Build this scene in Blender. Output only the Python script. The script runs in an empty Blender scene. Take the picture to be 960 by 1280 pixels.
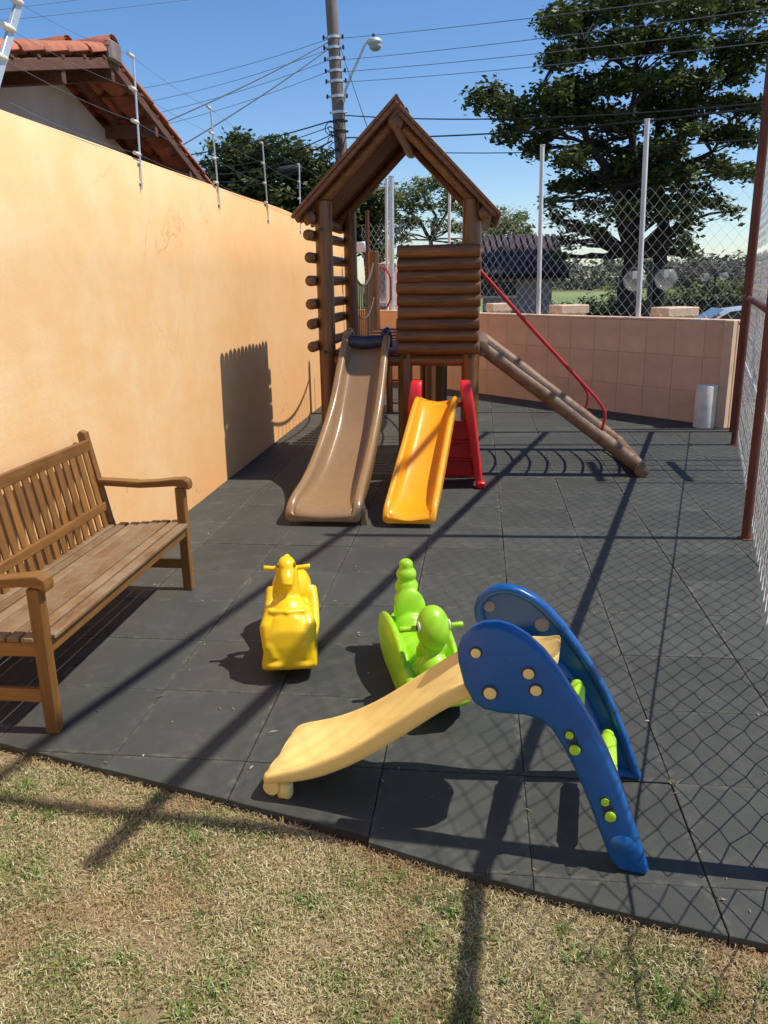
import bpy, bmesh, math, random
import numpy as np
from mathutils import Vector, Matrix, noise
random.seed(7); rng = np.random.default_rng(11)
S = bpy.context.scene; C = S.collection
R = math.radians
# ------------------------------------------------------------------ camera
FPX, PITCH, YAW, ROLL, HC = 1012.56, 0.276777, 0.118212, -0.0169895, 1.67284
_r0 = Vector((math.cos(YAW), math.sin(YAW), 0))
_F = Vector((-math.sin(YAW)*math.cos(PITCH), math.cos(YAW)*math.cos(PITCH), -math.sin(PITCH)))
_u0 = _r0.cross(_F)
_right = _r0*math.cos(ROLL) + _u0*math.sin(ROLL)
_up = -_r0*math.sin(ROLL) + _u0*math.cos(ROLL)
cam = bpy.data.objects.new('camera', bpy.data.cameras.new('camera')); C.objects.link(cam)
cam.matrix_world = Matrix(((_right.x,_up.x,-_F.x,0),(_right.y,_up.y,-_F.y,0),(_right.z,_up.z,-_F.z,HC),(0,0,0,1)))
cam.data.sensor_fit = 'VERTICAL'; cam.data.sensor_height = 36; cam.data.lens = FPX/1280*36
cam.data.clip_start = 0.05; cam.data.clip_end = 3000
S.camera = cam
# ------------------------------------------------------------------ light
SUN_EL, SUN_AZ = R(59.0), R(2.0)          # azimuth measured from +X towards +Y
w = bpy.data.worlds.new('World'); S.world = w; w.use_nodes = True
nt = w.node_tree; bg = nt.nodes['Background']; sky = nt.nodes.new('ShaderNodeTexSky')
sky.sky_type = 'NISHITA'; sky.sun_disc = False; sky.sun_elevation = SUN_EL; sky.sun_rotation = R(90)-SUN_AZ
sky.altitude = 300; sky.air_density = 1.0; sky.dust_density = 0.3; sky.ozone_density = 1.6
hs = nt.nodes.new('ShaderNodeHueSaturation'); hs.inputs['Saturation'].default_value = 1.22
tn = nt.nodes.new('ShaderNodeMix'); tn.data_type = 'RGBA'; tn.blend_type = 'MULTIPLY'; tn.inputs[0].default_value = 1; tn.inputs[7].default_value = (1.0, 1.04, 1.15, 1)
nt.links.new(sky.outputs[0], hs.inputs['Color']); nt.links.new(hs.outputs[0], tn.inputs[6]); nt.links.new(tn.outputs[2], bg.inputs[0]); bg.inputs[1].default_value = 0.13
sl = bpy.data.lights.new('sun', 'SUN'); sl.energy = 5.0; sl.angle = R(0.53); sl.color = (1, 0.945, 0.86)
so = bpy.data.objects.new('sun', sl); C.objects.link(so)
sd = Vector((math.cos(SUN_EL)*math.cos(SUN_AZ), math.cos(SUN_EL)*math.sin(SUN_AZ), math.sin(SUN_EL)))
so.rotation_euler = sd.to_track_quat('Z', 'Y').to_euler(); so.location = sd*30
S.view_settings.view_transform = 'Standard'; S.view_settings.look = 'None'
S.view_settings.exposure = 0.0; S.view_settings.gamma = 1.0

# ------------------------------------------------------------------ pixel -> place (photo is 960 x 1280)
def ray(x, y):
    u = (x-480)/FPX; v = -(y-640)/FPX
    return _right*u + _up*v + _F
def gx(x, y, z=0.0):
    r = ray(x, y); t = (z-HC)/r.z; return Vector((r.x*t, r.y*t, z))
def atY(x, y, Y):
    r = ray(x, y); t = Y/r.y; return Vector((r.x*t, Y, HC+r.z*t))
def atX(x, y, X):
    r = ray(x, y); t = X/r.x; return Vector((X, r.y*t, HC+r.z*t))

# ------------------------------------------------------------------ objects
def link(name, data, parent=None, loc=None, rot=None):
    o = bpy.data.objects.new(name, data); C.objects.link(o)
    if parent is not None: o.parent = parent
    if loc is not None: o.location = loc
    if rot is not None: o.rotation_euler = rot
    return o
def thing(name, label, cat, loc=(0,0,0), group=None, rot=None):
    o = link(name, None, None, loc, rot); o.empty_display_size = .1
    o['label'] = label; o['category'] = cat
    if group: o['group'] = group
    return o
def tag(o, label=None, cat=None, group=None, kind=None):
    if label: o['label'] = label
    if cat: o['category'] = cat
    if group: o['group'] = group
    if kind: o['kind'] = kind
    return o
def copy_tree(o, parent=None):
    c = o.copy(); C.objects.link(c); c.parent = parent
    for ch in list(o.children): copy_tree(ch, c)
    return c

class MB:
    """collects shapes into one bmesh"""
    def __init__(s, origin=(0,0,0)): s.bm = bmesh.new(); s.o = Vector(origin)
    def box(s, c, d, rot=None, bev=0.0, taper=1.0):
        m = Matrix.Translation(Vector(c)-s.o)
        if rot is not None: m = m @ (rot.to_4x4() if isinstance(rot, Matrix) else Matrix.Rotation(rot, 4, 'Z'))
        r = bmesh.ops.create_cube(s.bm, size=1.0)
        vs = r['verts']
        for v in vs:
            k = taper if v.co.z > 0 else 1
            v.co = Vector((v.co.x*d[0]*k, v.co.y*d[1]*k, v.co.z*d[2]))
        if bev > 0:
            es = list({e for v in vs for e in v.link_edges})
            rr = bmesh.ops.bevel(s.bm, geom=es, offset=bev, segments=1, affect='EDGES', profile=.5)
            vs = list({v for f in rr['faces'] for v in f.verts} | {v for v in vs if v.is_valid})
        for v in vs: v.co = m @ v.co
        return s
    def beam(s, a, b, wx, wz, bev=0.004, up=Vector((0,0,1))):
        a = Vector(a); b = Vector(b); d = b-a; L = d.length; y = d.normalized()
        x = y.cross(up).normalized(); z = x.cross(y)
        m = Matrix((x, y, z)).transposed()
        return s.box((a+b)/2, (wx, L, wz), m, bev)
    def tube(s, pts, r, n=8, caps=True, wob=0.0, closed=False):
        pts = [Vector(p)-s.o for p in pts]; N = len(pts)
        rs = r if isinstance(r, (list, tuple)) else [r]*N
        rings = []; ref = None
        for i, p in enumerate(pts):
            if closed: t = (pts[(i+1) % N]-pts[i-1]).normalized()
            else: t = (pts[min(i+1, N-1)]-pts[max(i-1, 0)]).normalized()
            if ref is None:
                ref = t.orthogonal().normalized()
            ref = (ref - t*ref.dot(t)).normalized()
            bi = t.cross(ref)
            ring = []
            for k in range(n):
                a = 2*math.pi*k/n; q = rs[i]*(1+wob*random.uniform(-1, 1))
                ring.append(s.bm.verts.new(p + ref*math.cos(a)*q + bi*math.sin(a)*q))
            rings.append(ring)
        M = N if closed else N-1
        for i in range(M):
            A = rings[i]; B = rings[(i+1) % N]
            for k in range(n): s.bm.faces.new((A[k], A[(k+1) % n], B[(k+1) % n], B[k]))
        if caps and not closed:
            s.bm.faces.new(list(reversed(rings[0]))); s.bm.faces.new(rings[-1])
        return s
    def log(s, a, b, r, n=14, seg=7, wob=.035, bevel=.012):
        """a turned log: slightly uneven, rounded ends"""
        a = Vector(a); b = Vector(b); d = (b-a); L = d.length; d.normalize()
        o1 = d.orthogonal().normalized(); o2 = d.cross(o1)
        ph = random.uniform(0, 50)
        pts = [a]; rs = [r-bevel]
        pts.append(a+d*bevel*.7); rs.append(r)
        for i in range(1, seg):
            t = i/seg
            k = noise.noise(Vector((t*L*3, ph, 0)))
            pts.append(a+d*(L*t)+o1*(k*wob*r*1.2)+o2*(noise.noise(Vector((t*L*3, 9, ph)))*wob*r*1.2))
            rs.append(r*(1+wob*noise.noise(Vector((t*L*5, 3, ph)))*1.6))
        pts.append(b-d*bevel*.7); rs.append(r); pts.append(b); rs.append(r-bevel)
        return s.tube(pts, rs, n)
    def ball(s, c, d, seg=16, rings=10, rot=None):
        r = bmesh.ops.create_uvsphere(s.bm, u_segments=seg, v_segments=rings, radius=1)
        m = rot.to_4x4() if rot is not None else Matrix()
        for v in r['verts']: v.co = m @ Vector((v.co.x*d[0], v.co.y*d[1], v.co.z*d[2])) + Vector(c)-s.o
        return s
    def prism(s, poly, f, thick, bev=0.0, seg=2, holes=None):
        """poly: 2-D outline, f maps (u, v, w) to a point; thick = (w0, w1)"""
        vs = [s.bm.verts.new((p[0], p[1], thick[0])) for p in poly]
        fc = s.bm.faces.new(vs)
        if fc.normal.z > 0 or True: fc.normal_update()
        ex = bmesh.ops.extrude_face_region(s.bm, geom=[fc])
        ev = [g for g in ex['geom'] if isinstance(g, bmesh.types.BMVert)]
        for v in ev: v.co.z = thick[1]
        allv = vs+ev
        if bev > 0:
            es = set()
            for v in allv:
                for e in v.link_edges:
                    if abs(e.verts[0].co.z-e.verts[1].co.z) < 1e-7: es.add(e)
            rr = bmesh.ops.bevel(s.bm, geom=list(es), offset=bev, segments=seg, affect='EDGES', profile=.5)
            allv = list({v for f_ in rr['faces'] for v in f_.verts} | {v for v in allv if v.is_valid})
        for v in allv: v.co = Vector(f(v.co.x, v.co.y, v.co.z))-s.o
        return s
    def grid(s, rows, close_u=False, flip=False):
        """rows of points -> quads"""
        V = [[s.bm.verts.new(Vector(p)-s.o) for p in row] for row in rows]
        for i in range(len(V)-1):
            m = len(V[i]); K = m if close_u else m-1
            for k in range(K):
                q = (V[i][k], V[i][(k+1) % m], V[i+1][(k+1) % m], V[i+1][k])
                s.bm.faces.new(tuple(reversed(q)) if flip else q)
        return V
    def mesh(s, name, m, smooth=40):
        bmesh.ops.recalc_face_normals(s.bm, faces=s.bm.faces)
        me = bpy.data.meshes.new(name); s.bm.to_mesh(me); s.bm.free()
        if m is not None:
            for q in (m if isinstance(m, (list, tuple)) else [m]): me.materials.append(q)
        if smooth: smooth_mesh(me, smooth)
        return me
    def build(s, name, m, parent=None, smooth=40):
        me = s.mesh(name, m, smooth)
        return link(name, me, parent, tuple(s.o) if parent is None else tuple(s.o - (parent_origin(parent))))
def parent_origin(p):
    v = Vector((0,0,0)); q = p
    while q is not None: v = v + Vector(q.location); q = q.parent
    return v
def smooth_mesh(me, ang):
    me.polygons.foreach_set('use_smooth', [True]*len(me.polygons))
    me.set_sharp_from_angle(angle=R(ang))
def wpart(name, mb, m, parent, smooth=40):
    """part modelled in world coordinates under a thing"""
    me = mb.mesh(name, m, smooth)
    return link(name, me, parent, tuple(-parent_origin(parent)))
def npmesh(name, V, F, m, cols=None, smooth=False):
    me = bpy.data.meshes.new(name)
    V = np.asarray(V, np.float32).reshape(-1, 3); F = np.asarray(F, np.int32)
    n, k = F.shape
    me.vertices.add(len(V)); me.vertices.foreach_set('co', V.ravel())
    me.loops.add(n*k); me.loops.foreach_set('vertex_index', F.ravel())
    me.polygons.add(n); me.polygons.foreach_set('loop_start', np.arange(0, n*k, k, dtype=np.int32))
    if smooth: me.polygons.foreach_set('use_smooth', np.ones(n, bool))
    me.update(calc_edges=True)
    if cols is not None:
        ca = me.color_attributes.new('tint', 'FLOAT_COLOR', 'POINT')
        cc = np.ones((len(V), 4), np.float32); cc[:, :3] = cols; ca.data.foreach_set('color', cc.ravel())
    if m is not None: me.materials.append(m)
    return me

# ------------------------------------------------------------------ materials
def newmat(name):
    m = bpy.data.materials.new(name); m.use_nodes = True
    return m, m.node_tree, m.node_tree.nodes['Principled BSDF']
def N(t, ty, **k):
    n = t.nodes.new(ty)
    for a, b in k.items(): setattr(n, a, b)
    return n
def ramp(t, stops, fac=None, interp='LINEAR'):
    r = N(t, 'ShaderNodeValToRGB'); r.color_ramp.interpolation = interp
    e = r.color_ramp.elements
    while len(e) < len(stops): e.new(.5)
    for i, (p, c) in enumerate(stops):
        e[i].position = p; e[i].color = (*c, 1) if len(c) == 3 else c
    if fac is not None: t.links.new(fac, r.inputs[0])
    return r
def tex(t, scale=5, detail=4, rough=.55, vec=None, ty='ShaderNodeTexNoise', stretch=None, coord='Object', rnd=False):
    if vec is None:
        tc = N(t, 'ShaderNodeTexCoord'); vec = tc.outputs[coord]
        if rnd:
            oi = N(t, 'ShaderNodeObjectInfo'); ad = N(t, 'ShaderNodeVectorMath', operation='MULTIPLY_ADD')
            cb = N(t, 'ShaderNodeCombineXYZ')
            for i in range(3): t.links.new(oi.outputs['Random'], cb.inputs[i])
            ad.inputs[1].default_value = (37, 53, 71); t.links.new(cb.outputs[0], ad.inputs[0]); t.links.new(vec, ad.inputs[2])
            vec = ad.outputs[0]
    if stretch:
        mp = N(t, 'ShaderNodeMapping'); mp.inputs['Scale'].default_value = stretch
        t.links.new(vec, mp.inputs[0]); vec = mp.outputs[0]
    n = N(t, ty); t.links.new(vec, n.inputs['Vector']); n.inputs['Scale'].default_value = scale
    if ty == 'ShaderNodeTexNoise':
        n.inputs['Detail'].default_value = detail; n.inputs['Roughness'].default_value = rough
    return n
def mixc(t, a, b, fac, mode='MIX'):
    m = N(t, 'ShaderNodeMix', data_type='RGBA', blend_type=mode)
    for s_, i in ((fac, 0), (a, 6), (b, 7)):
        if isinstance(s_, (int, float)): m.inputs[i].default_value = s_
        elif isinstance(s_, tuple): m.inputs[i].default_value = (*s_[:3], 1)
        else: t.links.new(s_, m.inputs[i])
    return m.outputs[2]
def bump(t, b, h, strength=.3, dist=.01):
    n = N(t, 'ShaderNodeBump'); n.inputs['Strength'].default_value = strength; n.inputs['Distance'].default_value = dist
    t.links.new(h, n.inputs['Height']); t.links.new(n.outputs[0], b.inputs['Normal']); return n
def objvary(t, col, amt=.15):
    """multiply the colour by an individual factor of the object"""
    oi = N(t, 'ShaderNodeObjectInfo'); mr = N(t, 'ShaderNodeMapRange')
    mr.inputs[3].default_value = 1-amt; mr.inputs[4].default_value = 1+amt
    t.links.new(oi.outputs['Random'], mr.inputs[0])
    vm = N(t, 'ShaderNodeVectorMath', operation='SCALE'); t.links.new(col, vm.inputs[0]); t.links.new(mr.outputs[0], vm.inputs['Scale'])
    return vm.outputs[0]
def simple(name, col, rough=.6, metal=0.0, var=.12, scale=8, bumpk=.0, bscale=60, spec=.5, coat=0.0, vary=0.0, stretch=None):
    m, t, b = newmat(name)
    n = tex(t, scale, 5, .6, stretch=stretch)
    c0 = tuple(x*(1-var) for x in col); c1 = tuple(min(1, x*(1+var)) for x in col)
    r = ramp(t, [(.3, c0), (.7, c1)], n.outputs[0]); out = r.outputs[0]
    if vary: out = objvary(t, out, vary)
    t.links.new(out, b.inputs['Base Color'])
    b.inputs['Metallic'].default_value = metal; b.inputs['Specular IOR Level'].default_value = spec
    b.inputs['Coat Weight'].default_value = coat; b.inputs['Coat Roughness'].default_value = .08
    n2 = tex(t, bscale, 3)
    rr = N(t, 'ShaderNodeMapRange'); rr.inputs[3].default_value = max(.02, rough-.08); rr.inputs[4].default_value = min(1, rough+.1)
    t.links.new(n.outputs[0], rr.inputs[0]); t.links.new(rr.outputs[0], b.inputs['Roughness'])
    if bumpk: bump(t, b, n2.outputs[0], bumpk, .004)
    return m
def wood(name, dark, light, rough=.5, axis='Y', vary=.18, weather=None, coat=0.0, scale=1.0, grain=.25):
    m, t, b = newmat(name)
    st = {'X': (1.2, 14, 14), 'Y': (14, 1.2, 14), 'Z': (14, 14, 1.2)}[axis]
    st = tuple(q*scale for q in st)
    n = tex(t, 3.0, 6, .65, stretch=st, rnd=True)
    n2 = tex(t, 9, 5, .6, stretch=tuple(q*.6 for q in st), rnd=True)
    r = ramp(t, [(.28, dark), (.5, tuple((a+c)/2 for a, c in zip(dark, light))), (.72, light)], n.outputs[0])
    out = mixc(t, r.outputs[0], tuple(x*.45 for x in dark), ramp(t, [(.62, (0,0,0)), (.75, (.7,.7,.7))], n2.outputs[0]).outputs[0])
    if weather:
        n3 = tex(t, 5, 5, .7, rnd=True)
        out = mixc(t, out, weather, ramp(t, [(.38, (0,0,0)), (.62, (.85,.85,.85))], n3.outputs[0]).outputs[0])
    out = objvary(t, out, vary)
    t.links.new(out, b.inputs['Base Color']); b.inputs['Roughness'].default_value = rough
    b.inputs['Coat Weight'].default_value = coat; b.inputs['Coat Roughness'].default_value = .25
    bump(t, b, n2.outputs[0], grain, .003)
    return m
def plastic(name, col, rough=.28, spec=.5, wear=.06, sss=0.0):
    m, t, b = newmat(name)
    n = tex(t, 6, 5, .6)
    c0 = tuple(x*(1-wear) for x in col); c1 = tuple(min(1, x*(1+wear)) for x in col)
    out = ramp(t, [(.3, c0), (.7, c1)], n.outputs[0]).outputs[0]
    sc = tex(t, 5, 6, .8, stretch=(1,9,4)); scr = ramp(t, [(.66, (0,0,0)), (.70, (.45,.45,.45))], sc.outputs[0]).outputs[0]
    out = mixc(t, out, tuple(min(.8, x*.75+.10) for x in col), scr)
    # scuffs and dust
    n3 = tex(t, 30, 6, .75)
    dust = ramp(t, [(.60, (0,0,0)), (.74, (.35,.35,.35))], n3.outputs[0]).outputs[0]
    out = mixc(t, out, tuple(x*.6+.12 for x in col), dust)
    t.links.new(out, b.inputs['Base Color'])
    rr = N(t, 'ShaderNodeMapRange'); rr.inputs[3].default_value = rough-.06; rr.inputs[4].default_value = rough+.18
    t.links.new(n3.outputs[0], rr.inputs[0]); t.links.new(rr.outputs[0], b.inputs['Roughness'])
    b.inputs['Specular IOR Level'].default_value = spec
    n2 = tex(t, 45, 2); bump(t, b, n2.outputs[0], .06, .004)
    return m

M = {}
def m_wall():
    m, t, b = newmat('peach_plaster')
    n1 = tex(t, .55, 4, .6); n2 = tex(t, 2.2, 6, .7); n3 = tex(t, 130, 3, .7)
    base = ramp(t, [(.3, (.84, .50, .22)), (.7, (.88, .57, .28))], n1.outputs[0]).outputs[0]
    # sun-bleached patches
    base = mixc(t, base, (.88, .66, .38), ramp(t, [(.44, (0,0,0)), (.66, (.55,.55,.55))], n2.outputs[0]).outputs[0])
    # plaster turns more orange towards the floor, uneven
    tc = N(t, 'ShaderNodeTexCoord'); sp = N(t, 'ShaderNodeSeparateXYZ'); t.links.new(tc.outputs['Object'], sp.inputs[0])
    ad = N(t, 'ShaderNodeMath', operation='MULTIPLY_ADD'); ad.inputs[1].default_value = 2.6
    nn = tex(t, .9, 5, .65); t.links.new(nn.outputs[0], ad.inputs[0]); t.links.new(sp.outputs[2], ad.inputs[2])
    mr = N(t, 'ShaderNodeMapRange'); mr.inputs[1].default_value = 1.1; mr.inputs[2].default_value = 2.3; mr.inputs[3].default_value = .85; mr.inputs[4].default_value = 0
    t.links.new(ad.outputs[0], mr.inputs[0])
    base = mixc(t, base, (.84, .42, .16), mr.outputs[0])
    # far stretch of the wall turns a deeper orange
    ad2 = N(t, 'ShaderNodeMath', operation='MULTIPLY_ADD'); ad2.inputs[1].default_value = 5
    t.links.new(nn.outputs[0], ad2.inputs[0]); t.links.new(sp.outputs[1], ad2.inputs[2])
    mr2 = N(t, 'ShaderNodeMapRange'); mr2.inputs[1].default_value = 7.5; mr2.inputs[2].default_value = 12; mr2.inputs[3].default_value = 0; mr2.inputs[4].default_value = .6
    t.links.new(ad2.outputs[0], mr2.inputs[0]); base = mixc(t, base, (.82, .42, .16), mr2.outputs[0])
    # hairline cracks
    wp = tex(t, 2.5, 4, .6); vm = N(t, 'ShaderNodeVectorMath', operation='MULTIPLY_ADD'); vm.inputs[1].default_value = (.35,.35,.35)
    t.links.new(wp.outputs['Color'], vm.inputs[0]); t.links.new(tc.outputs['Object'], vm.inputs[2])
    vo = N(t, 'ShaderNodeTexVoronoi', feature='DISTANCE_TO_EDGE'); vo.inputs['Scale'].default_value = 1.1; t.links.new(vm.outputs[0], vo.inputs['Vector'])
    cr = ramp(t, [(0.0, (1,1,1)), (.009, (0,0,0))], vo.outputs['Distance'])
    gate = ramp(t, [(.54, (0,0,0)), (.66, (.6,.6,.6))], tex(t, 1.3, 4).outputs[0])
    ml = N(t, 'ShaderNodeMath', operation='MULTIPLY'); t.links.new(cr.outputs[0], ml.inputs[0]); t.links.new(gate.outputs[0], ml.inputs[1])
    base = mixc(t, base, (.45, .22, .10), ml.outputs[0])
    # small chips
    ch = ramp(t, [(.69, (0,0,0)), (.72, (.7,.7,.7))], tex(t, 9, 7, .75).outputs[0])
    base = mixc(t, base, (.86, .60, .36), ch.outputs[0])
    t.links.new(base, b.inputs['Base Color']); b.inputs['Roughness'].default_value = .85; b.inputs['Specular IOR Level'].default_value = .25
    a2 = N(t, 'ShaderNodeMath', operation='MULTIPLY_ADD'); a2.inputs[1].default_value = .25
    t.links.new(n3.outputs[0], a2.inputs[0]); t.links.new(tex(t, 4.5, 8, .72).outputs[0], a2.inputs[2])
    bump(t, b, a2.outputs[0], .34, .016)
    return m
M['wall'] = m_wall()
def m_rubber():
    m, t, b = newmat('rubber_granulate')
    n1 = tex(t, 1.1, 5, .65, coord='Object', rnd=True); n3 = tex(t, 260, 2, .8); n2 = tex(t, 7, 6, .7, rnd=True)
    base = ramp(t, [(.25, (.046, .049, .042)), (.75, (.064, .066, .056))], n1.outputs[0]).outputs[0]
    base = mixc(t, base, (.105, .105, .09), ramp(t, [(.5, (0,0,0)), (.8, (.6,.6,.6))], n2.outputs[0]).outputs[0])
    base = mixc(t, base, (.14, .14, .125), ramp(t, [(.62, (0,0,0)), (.78, (.5,.5,.5))], n3.outputs[0]).outputs[0])
    tc = N(t, 'ShaderNodeTexCoord'); ab = N(t, 'ShaderNodeVectorMath', operation='ABSOLUTE'); t.links.new(tc.outputs['Object'], ab.inputs[0])
    sp = N(t, 'ShaderNodeSeparateXYZ'); t.links.new(ab.outputs[0], sp.inputs[0]); mxx = N(t, 'ShaderNodeMath', operation='MAXIMUM'); t.links.new(sp.outputs[0], mxx.inputs[0]); t.links.new(sp.outputs[1], mxx.inputs[1])
    e = N(t, 'ShaderNodeMapRange'); e.inputs[1].default_value = .222; e.inputs[2].default_value = .249; t.links.new(mxx.outputs[0], e.inputs[0])
    n5 = tex(t, 16, 6, .75, rnd=True); g5_ = ramp(t, [(.48, (0,0,0)), (.66, (.8,.8,.8))], n5.outputs[0]); em = N(t, 'ShaderNodeMath', operation='MULTIPLY'); t.links.new(e.outputs[0], em.inputs[0]); t.links.new(g5_.outputs[0], em.inputs[1])
    base = mixc(t, base, (.17, .155, .12), em.outputs[0])
    n6 = tex(t, 2.6, 7, .78); base = mixc(t, base, (.13, .125, .105), ramp(t, [(.55, (0,0,0)), (.72, (.45,.45,.45))], n6.outputs[0]).outputs[0])
    base = objvary(t, base, .13)
    t.links.new(base, b.inputs['Base Color']); b.inputs['Roughness'].default_value = .75; b.inputs['Specular IOR Level'].default_value = .35
    bump(t, b, n3.outputs[0], .5, .003)
    return m
M['rubber'] = m_rubber()
M['joint'] = simple('joint_dirt', (.03, .025, .02), .95, var=.5, scale=40)
def m_soil():
    m, t, b = newmat('dry_lawn_soil')
    n1 = tex(t, 3, 6, .7); n2 = tex(t, 60, 5, .8); n3 = tex(t, 1.2, 4, .6)
    base = ramp(t, [(.2, (.13, .08, .04)), (.45, (.30, .21, .11)), (.8, (.46, .37, .21))], n2.outputs[0]).outputs[0]
    base = mixc(t, base, (.36, .17, .075), ramp(t, [(.52, (0,0,0)), (.68, (.75,.75,.75))], n3.outputs[0]).outputs[0])
    base = mixc(t, base, (.10, .12, .04), ramp(t, [(.55, (0,0,0)), (.7, (.4,.4,.4))], n1.outputs[0]).outputs[0])
    t.links.new(base, b.inputs['Base Color']); b.inputs['Roughness'].default_value = .95
    bump(t, b, n2.outputs[0], .8, .02)
    return m
M['soil'] = m_soil()
def m_ground():
    m, t, b = newmat('outer_ground')
    n1 = tex(t, .03, 6, .6); n2 = tex(t, 1.2, 6, .7)
    base = ramp(t, [(.35, (.11, .15, .045)), (.5, (.17, .19, .07)), (.65, (.30, .22, .11))], n1.outputs[0]).outputs[0]
    base = mixc(t, base, (.08, .11, .03), ramp(t, [(.45, (0,0,0)), (.7, (.6,.6,.6))], n2.outputs[0]).outputs[0])
    t.links.new(base, b.inputs['Base Color']); b.inputs['Roughness'].default_value = .95
    bump(t, b, n2.outputs[0], .6, .05)
    return m
M['ground'] = m_ground()
M['asphalt'] = simple('asphalt', (.06, .06, .062), .85, var=.3, scale=3, bumpk=.4, bscale=180)
M['concrete'] = simple('court_concrete', (.46, .43, .38), .85, var=.18, scale=2, bumpk=.3, bscale=90)
M['block_paint'] = simple('painted_block', (.80, .51, .32), .85, var=.12, scale=3.0, bumpk=.5, bscale=70, vary=.025)
M['block_joint'] = simple('painted_block_joint', (.80, .51, .32), .9, var=.12, scale=6)
M['coping'] = simple('pale_coping', (.74, .52, .36), .85, var=.12, scale=6, bumpk=.3)
M['log'] = wood('varnished_log_x', (.065, .022, .008), (.25, .102, .024), .45, 'X', coat=.1, vary=.3)
M['log_y'] = wood('varnished_log_y', (.075, .027, .009), (.23, .092, .022), .42, 'Y', coat=.15)
M['log_z'] = wood('varnished_log_z', (.085, .030, .009), (.25, .10, .024), .42, 'Z', coat=.15)
M['plank'] = wood('roof_plank', (.11, .040, .014), (.27, .11, .040), .62, 'X')
M['pale_log'] = wood('worn_ladder_log', (.075, .034, .015), (.24, .115, .05), .55, 'X', weather=(.25, .155, .085))
M['teak'] = wood('bench_teak_x', (.145, .060, .014), (.30, .135, .030), .45, 'X', coat=.12)
M['teak_y'] = wood('bench_teak_y', (.145, .060, .014), (.30, .135, .030), .45, 'Y', coat=.12)
M['teak_z'] = wood('bench_teak_z', (.145, .060, .014), (.30, .135, .030), .45, 'Z', coat=.12)
M['teak_worn'] = wood('bench_slat_worn', (.12, .058, .022), (.25, .135, .055), .55, 'Y', weather=(.26, .185, .105), vary=.14)
M['brown_plastic'] = plastic('brown_plastic', (.29, .175, .085), .22)
M['yellow'] = plastic('amber_plastic', (.88, .36, .012), .22)
M['lemon'] = plastic('lemon_plastic', (.88, .56, .008), .26)
M['peachy'] = plastic('faded_amber_plastic', (.93, .66, .22), .33)
M['red'] = plastic('red_plastic', (.72, .02, .025), .28)
M['blue'] = plastic('blue_plastic', (.006, .092, .30), .25)
M['green'] = plastic('green_plastic', (.34, .66, .018), .27)
M['lime'] = plastic('lime_plastic', (.42, .72, .03), .3)
M['navy'] = simple('navy_rubber_pad', (.028, .032, .065), .45, var=.3, scale=12, bumpk=.3, bscale=50)
M['redpaint'] = simple('red_painted_steel', (.48, .018, .02), .35, var=.15, scale=20)
M['galv'] = simple('galvanised_steel', (.62, .62, .62), .42, .55, var=.15, scale=30)
M['wire'] = simple('galvanised_wire', (.80, .78, .72), .42, .15, var=.2, scale=40)
M['whitepaint'] = simple('white_post_paint', (.74, .72, .68), .5, var=.1, scale=8)
def m_rust():
    m, t, b = newmat('rusty_primer')
    n = tex(t, 6, 6, .7, stretch=(1,1,.25)); n2 = tex(t, 40, 4, .7)
    base = ramp(t, [(.35, (.10, .022, .010)), (.55, (.15, .038, .018)), (.72, (.26, .09, .035))], n.outputs[0]).outputs[0]
    base = mixc(t, base, (.10, .03, .015), ramp(t, [(.55, (0,0,0)), (.7, (.7,.7,.7))], n2.outputs[0]).outputs[0])
    t.links.new(base, b.inputs['Base Color']); b.inputs['Roughness'].default_value = .7
    bump(t, b, n2.outputs[0], .3, .003); return m
M['rust'] = m_rust()
M['dark_metal'] = simple('dark_metal', (.03, .03, .03), .5, .3)
M['rope'] = simple('dark_rope', (.10, .075, .05), .9, var=.3, scale=60)
M['cable'] = simple('black_cable', (.015, .015, .018), .6)
M['cable_grey'] = simple('grey_cable', (.13, .14, .17), .6)
M['drum'] = simple('white_tube_paint', (.82, .76, .64), .92, var=.18, scale=7)
M['tile'] = simple('clay_roof_tile', (.40, .135, .07), .85, var=.4, scale=5, bumpk=.4, bscale=50, vary=.2)
M['roofwood'] = wood('old_roof_timber', (.075, .030, .018), (.19, .085, .048), .75, 'Y', vary=.2)
M['fascia'] = wood('weathered_fascia', (.13, .075, .055), (.30, .20, .16), .8, 'X', weather=(.42, .37, .34))
def m_gable():
    m, t, b = newmat('grey_render')
    n = tex(t, 1.4, 6, .65); n2 = tex(t, 60, 4, .7)
    base = ramp(t, [(.3, (.40, .35, .31)), (.7, (.53, .47, .42))], n.outputs[0]).outputs[0]
    st = ramp(t, [(.68, (0,0,0)), (.74, (.5,.5,.5))], tex(t, 7, 7, .75).outputs[0])
    base = mixc(t, base, (.24, .20, .17), st.outputs[0])
    t.links.new(base, b.inputs['Base Color']); b.inputs['Roughness'].default_value = .95; bump(t, b, n2.outputs[0], .4, .006)
    return m
M['gable'] = m_gable()
M['pole'] = simple('utility_pole_concrete', (.22, .165, .135), .85, var=.2, scale=3, bumpk=.3)
M['porcelain'] = simple('pale_insulator', (.78, .72, .62), .35, var=.05)
M['alu'] = simple('aluminium', (.66, .68, .70), .4, .5, var=.08)
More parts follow.
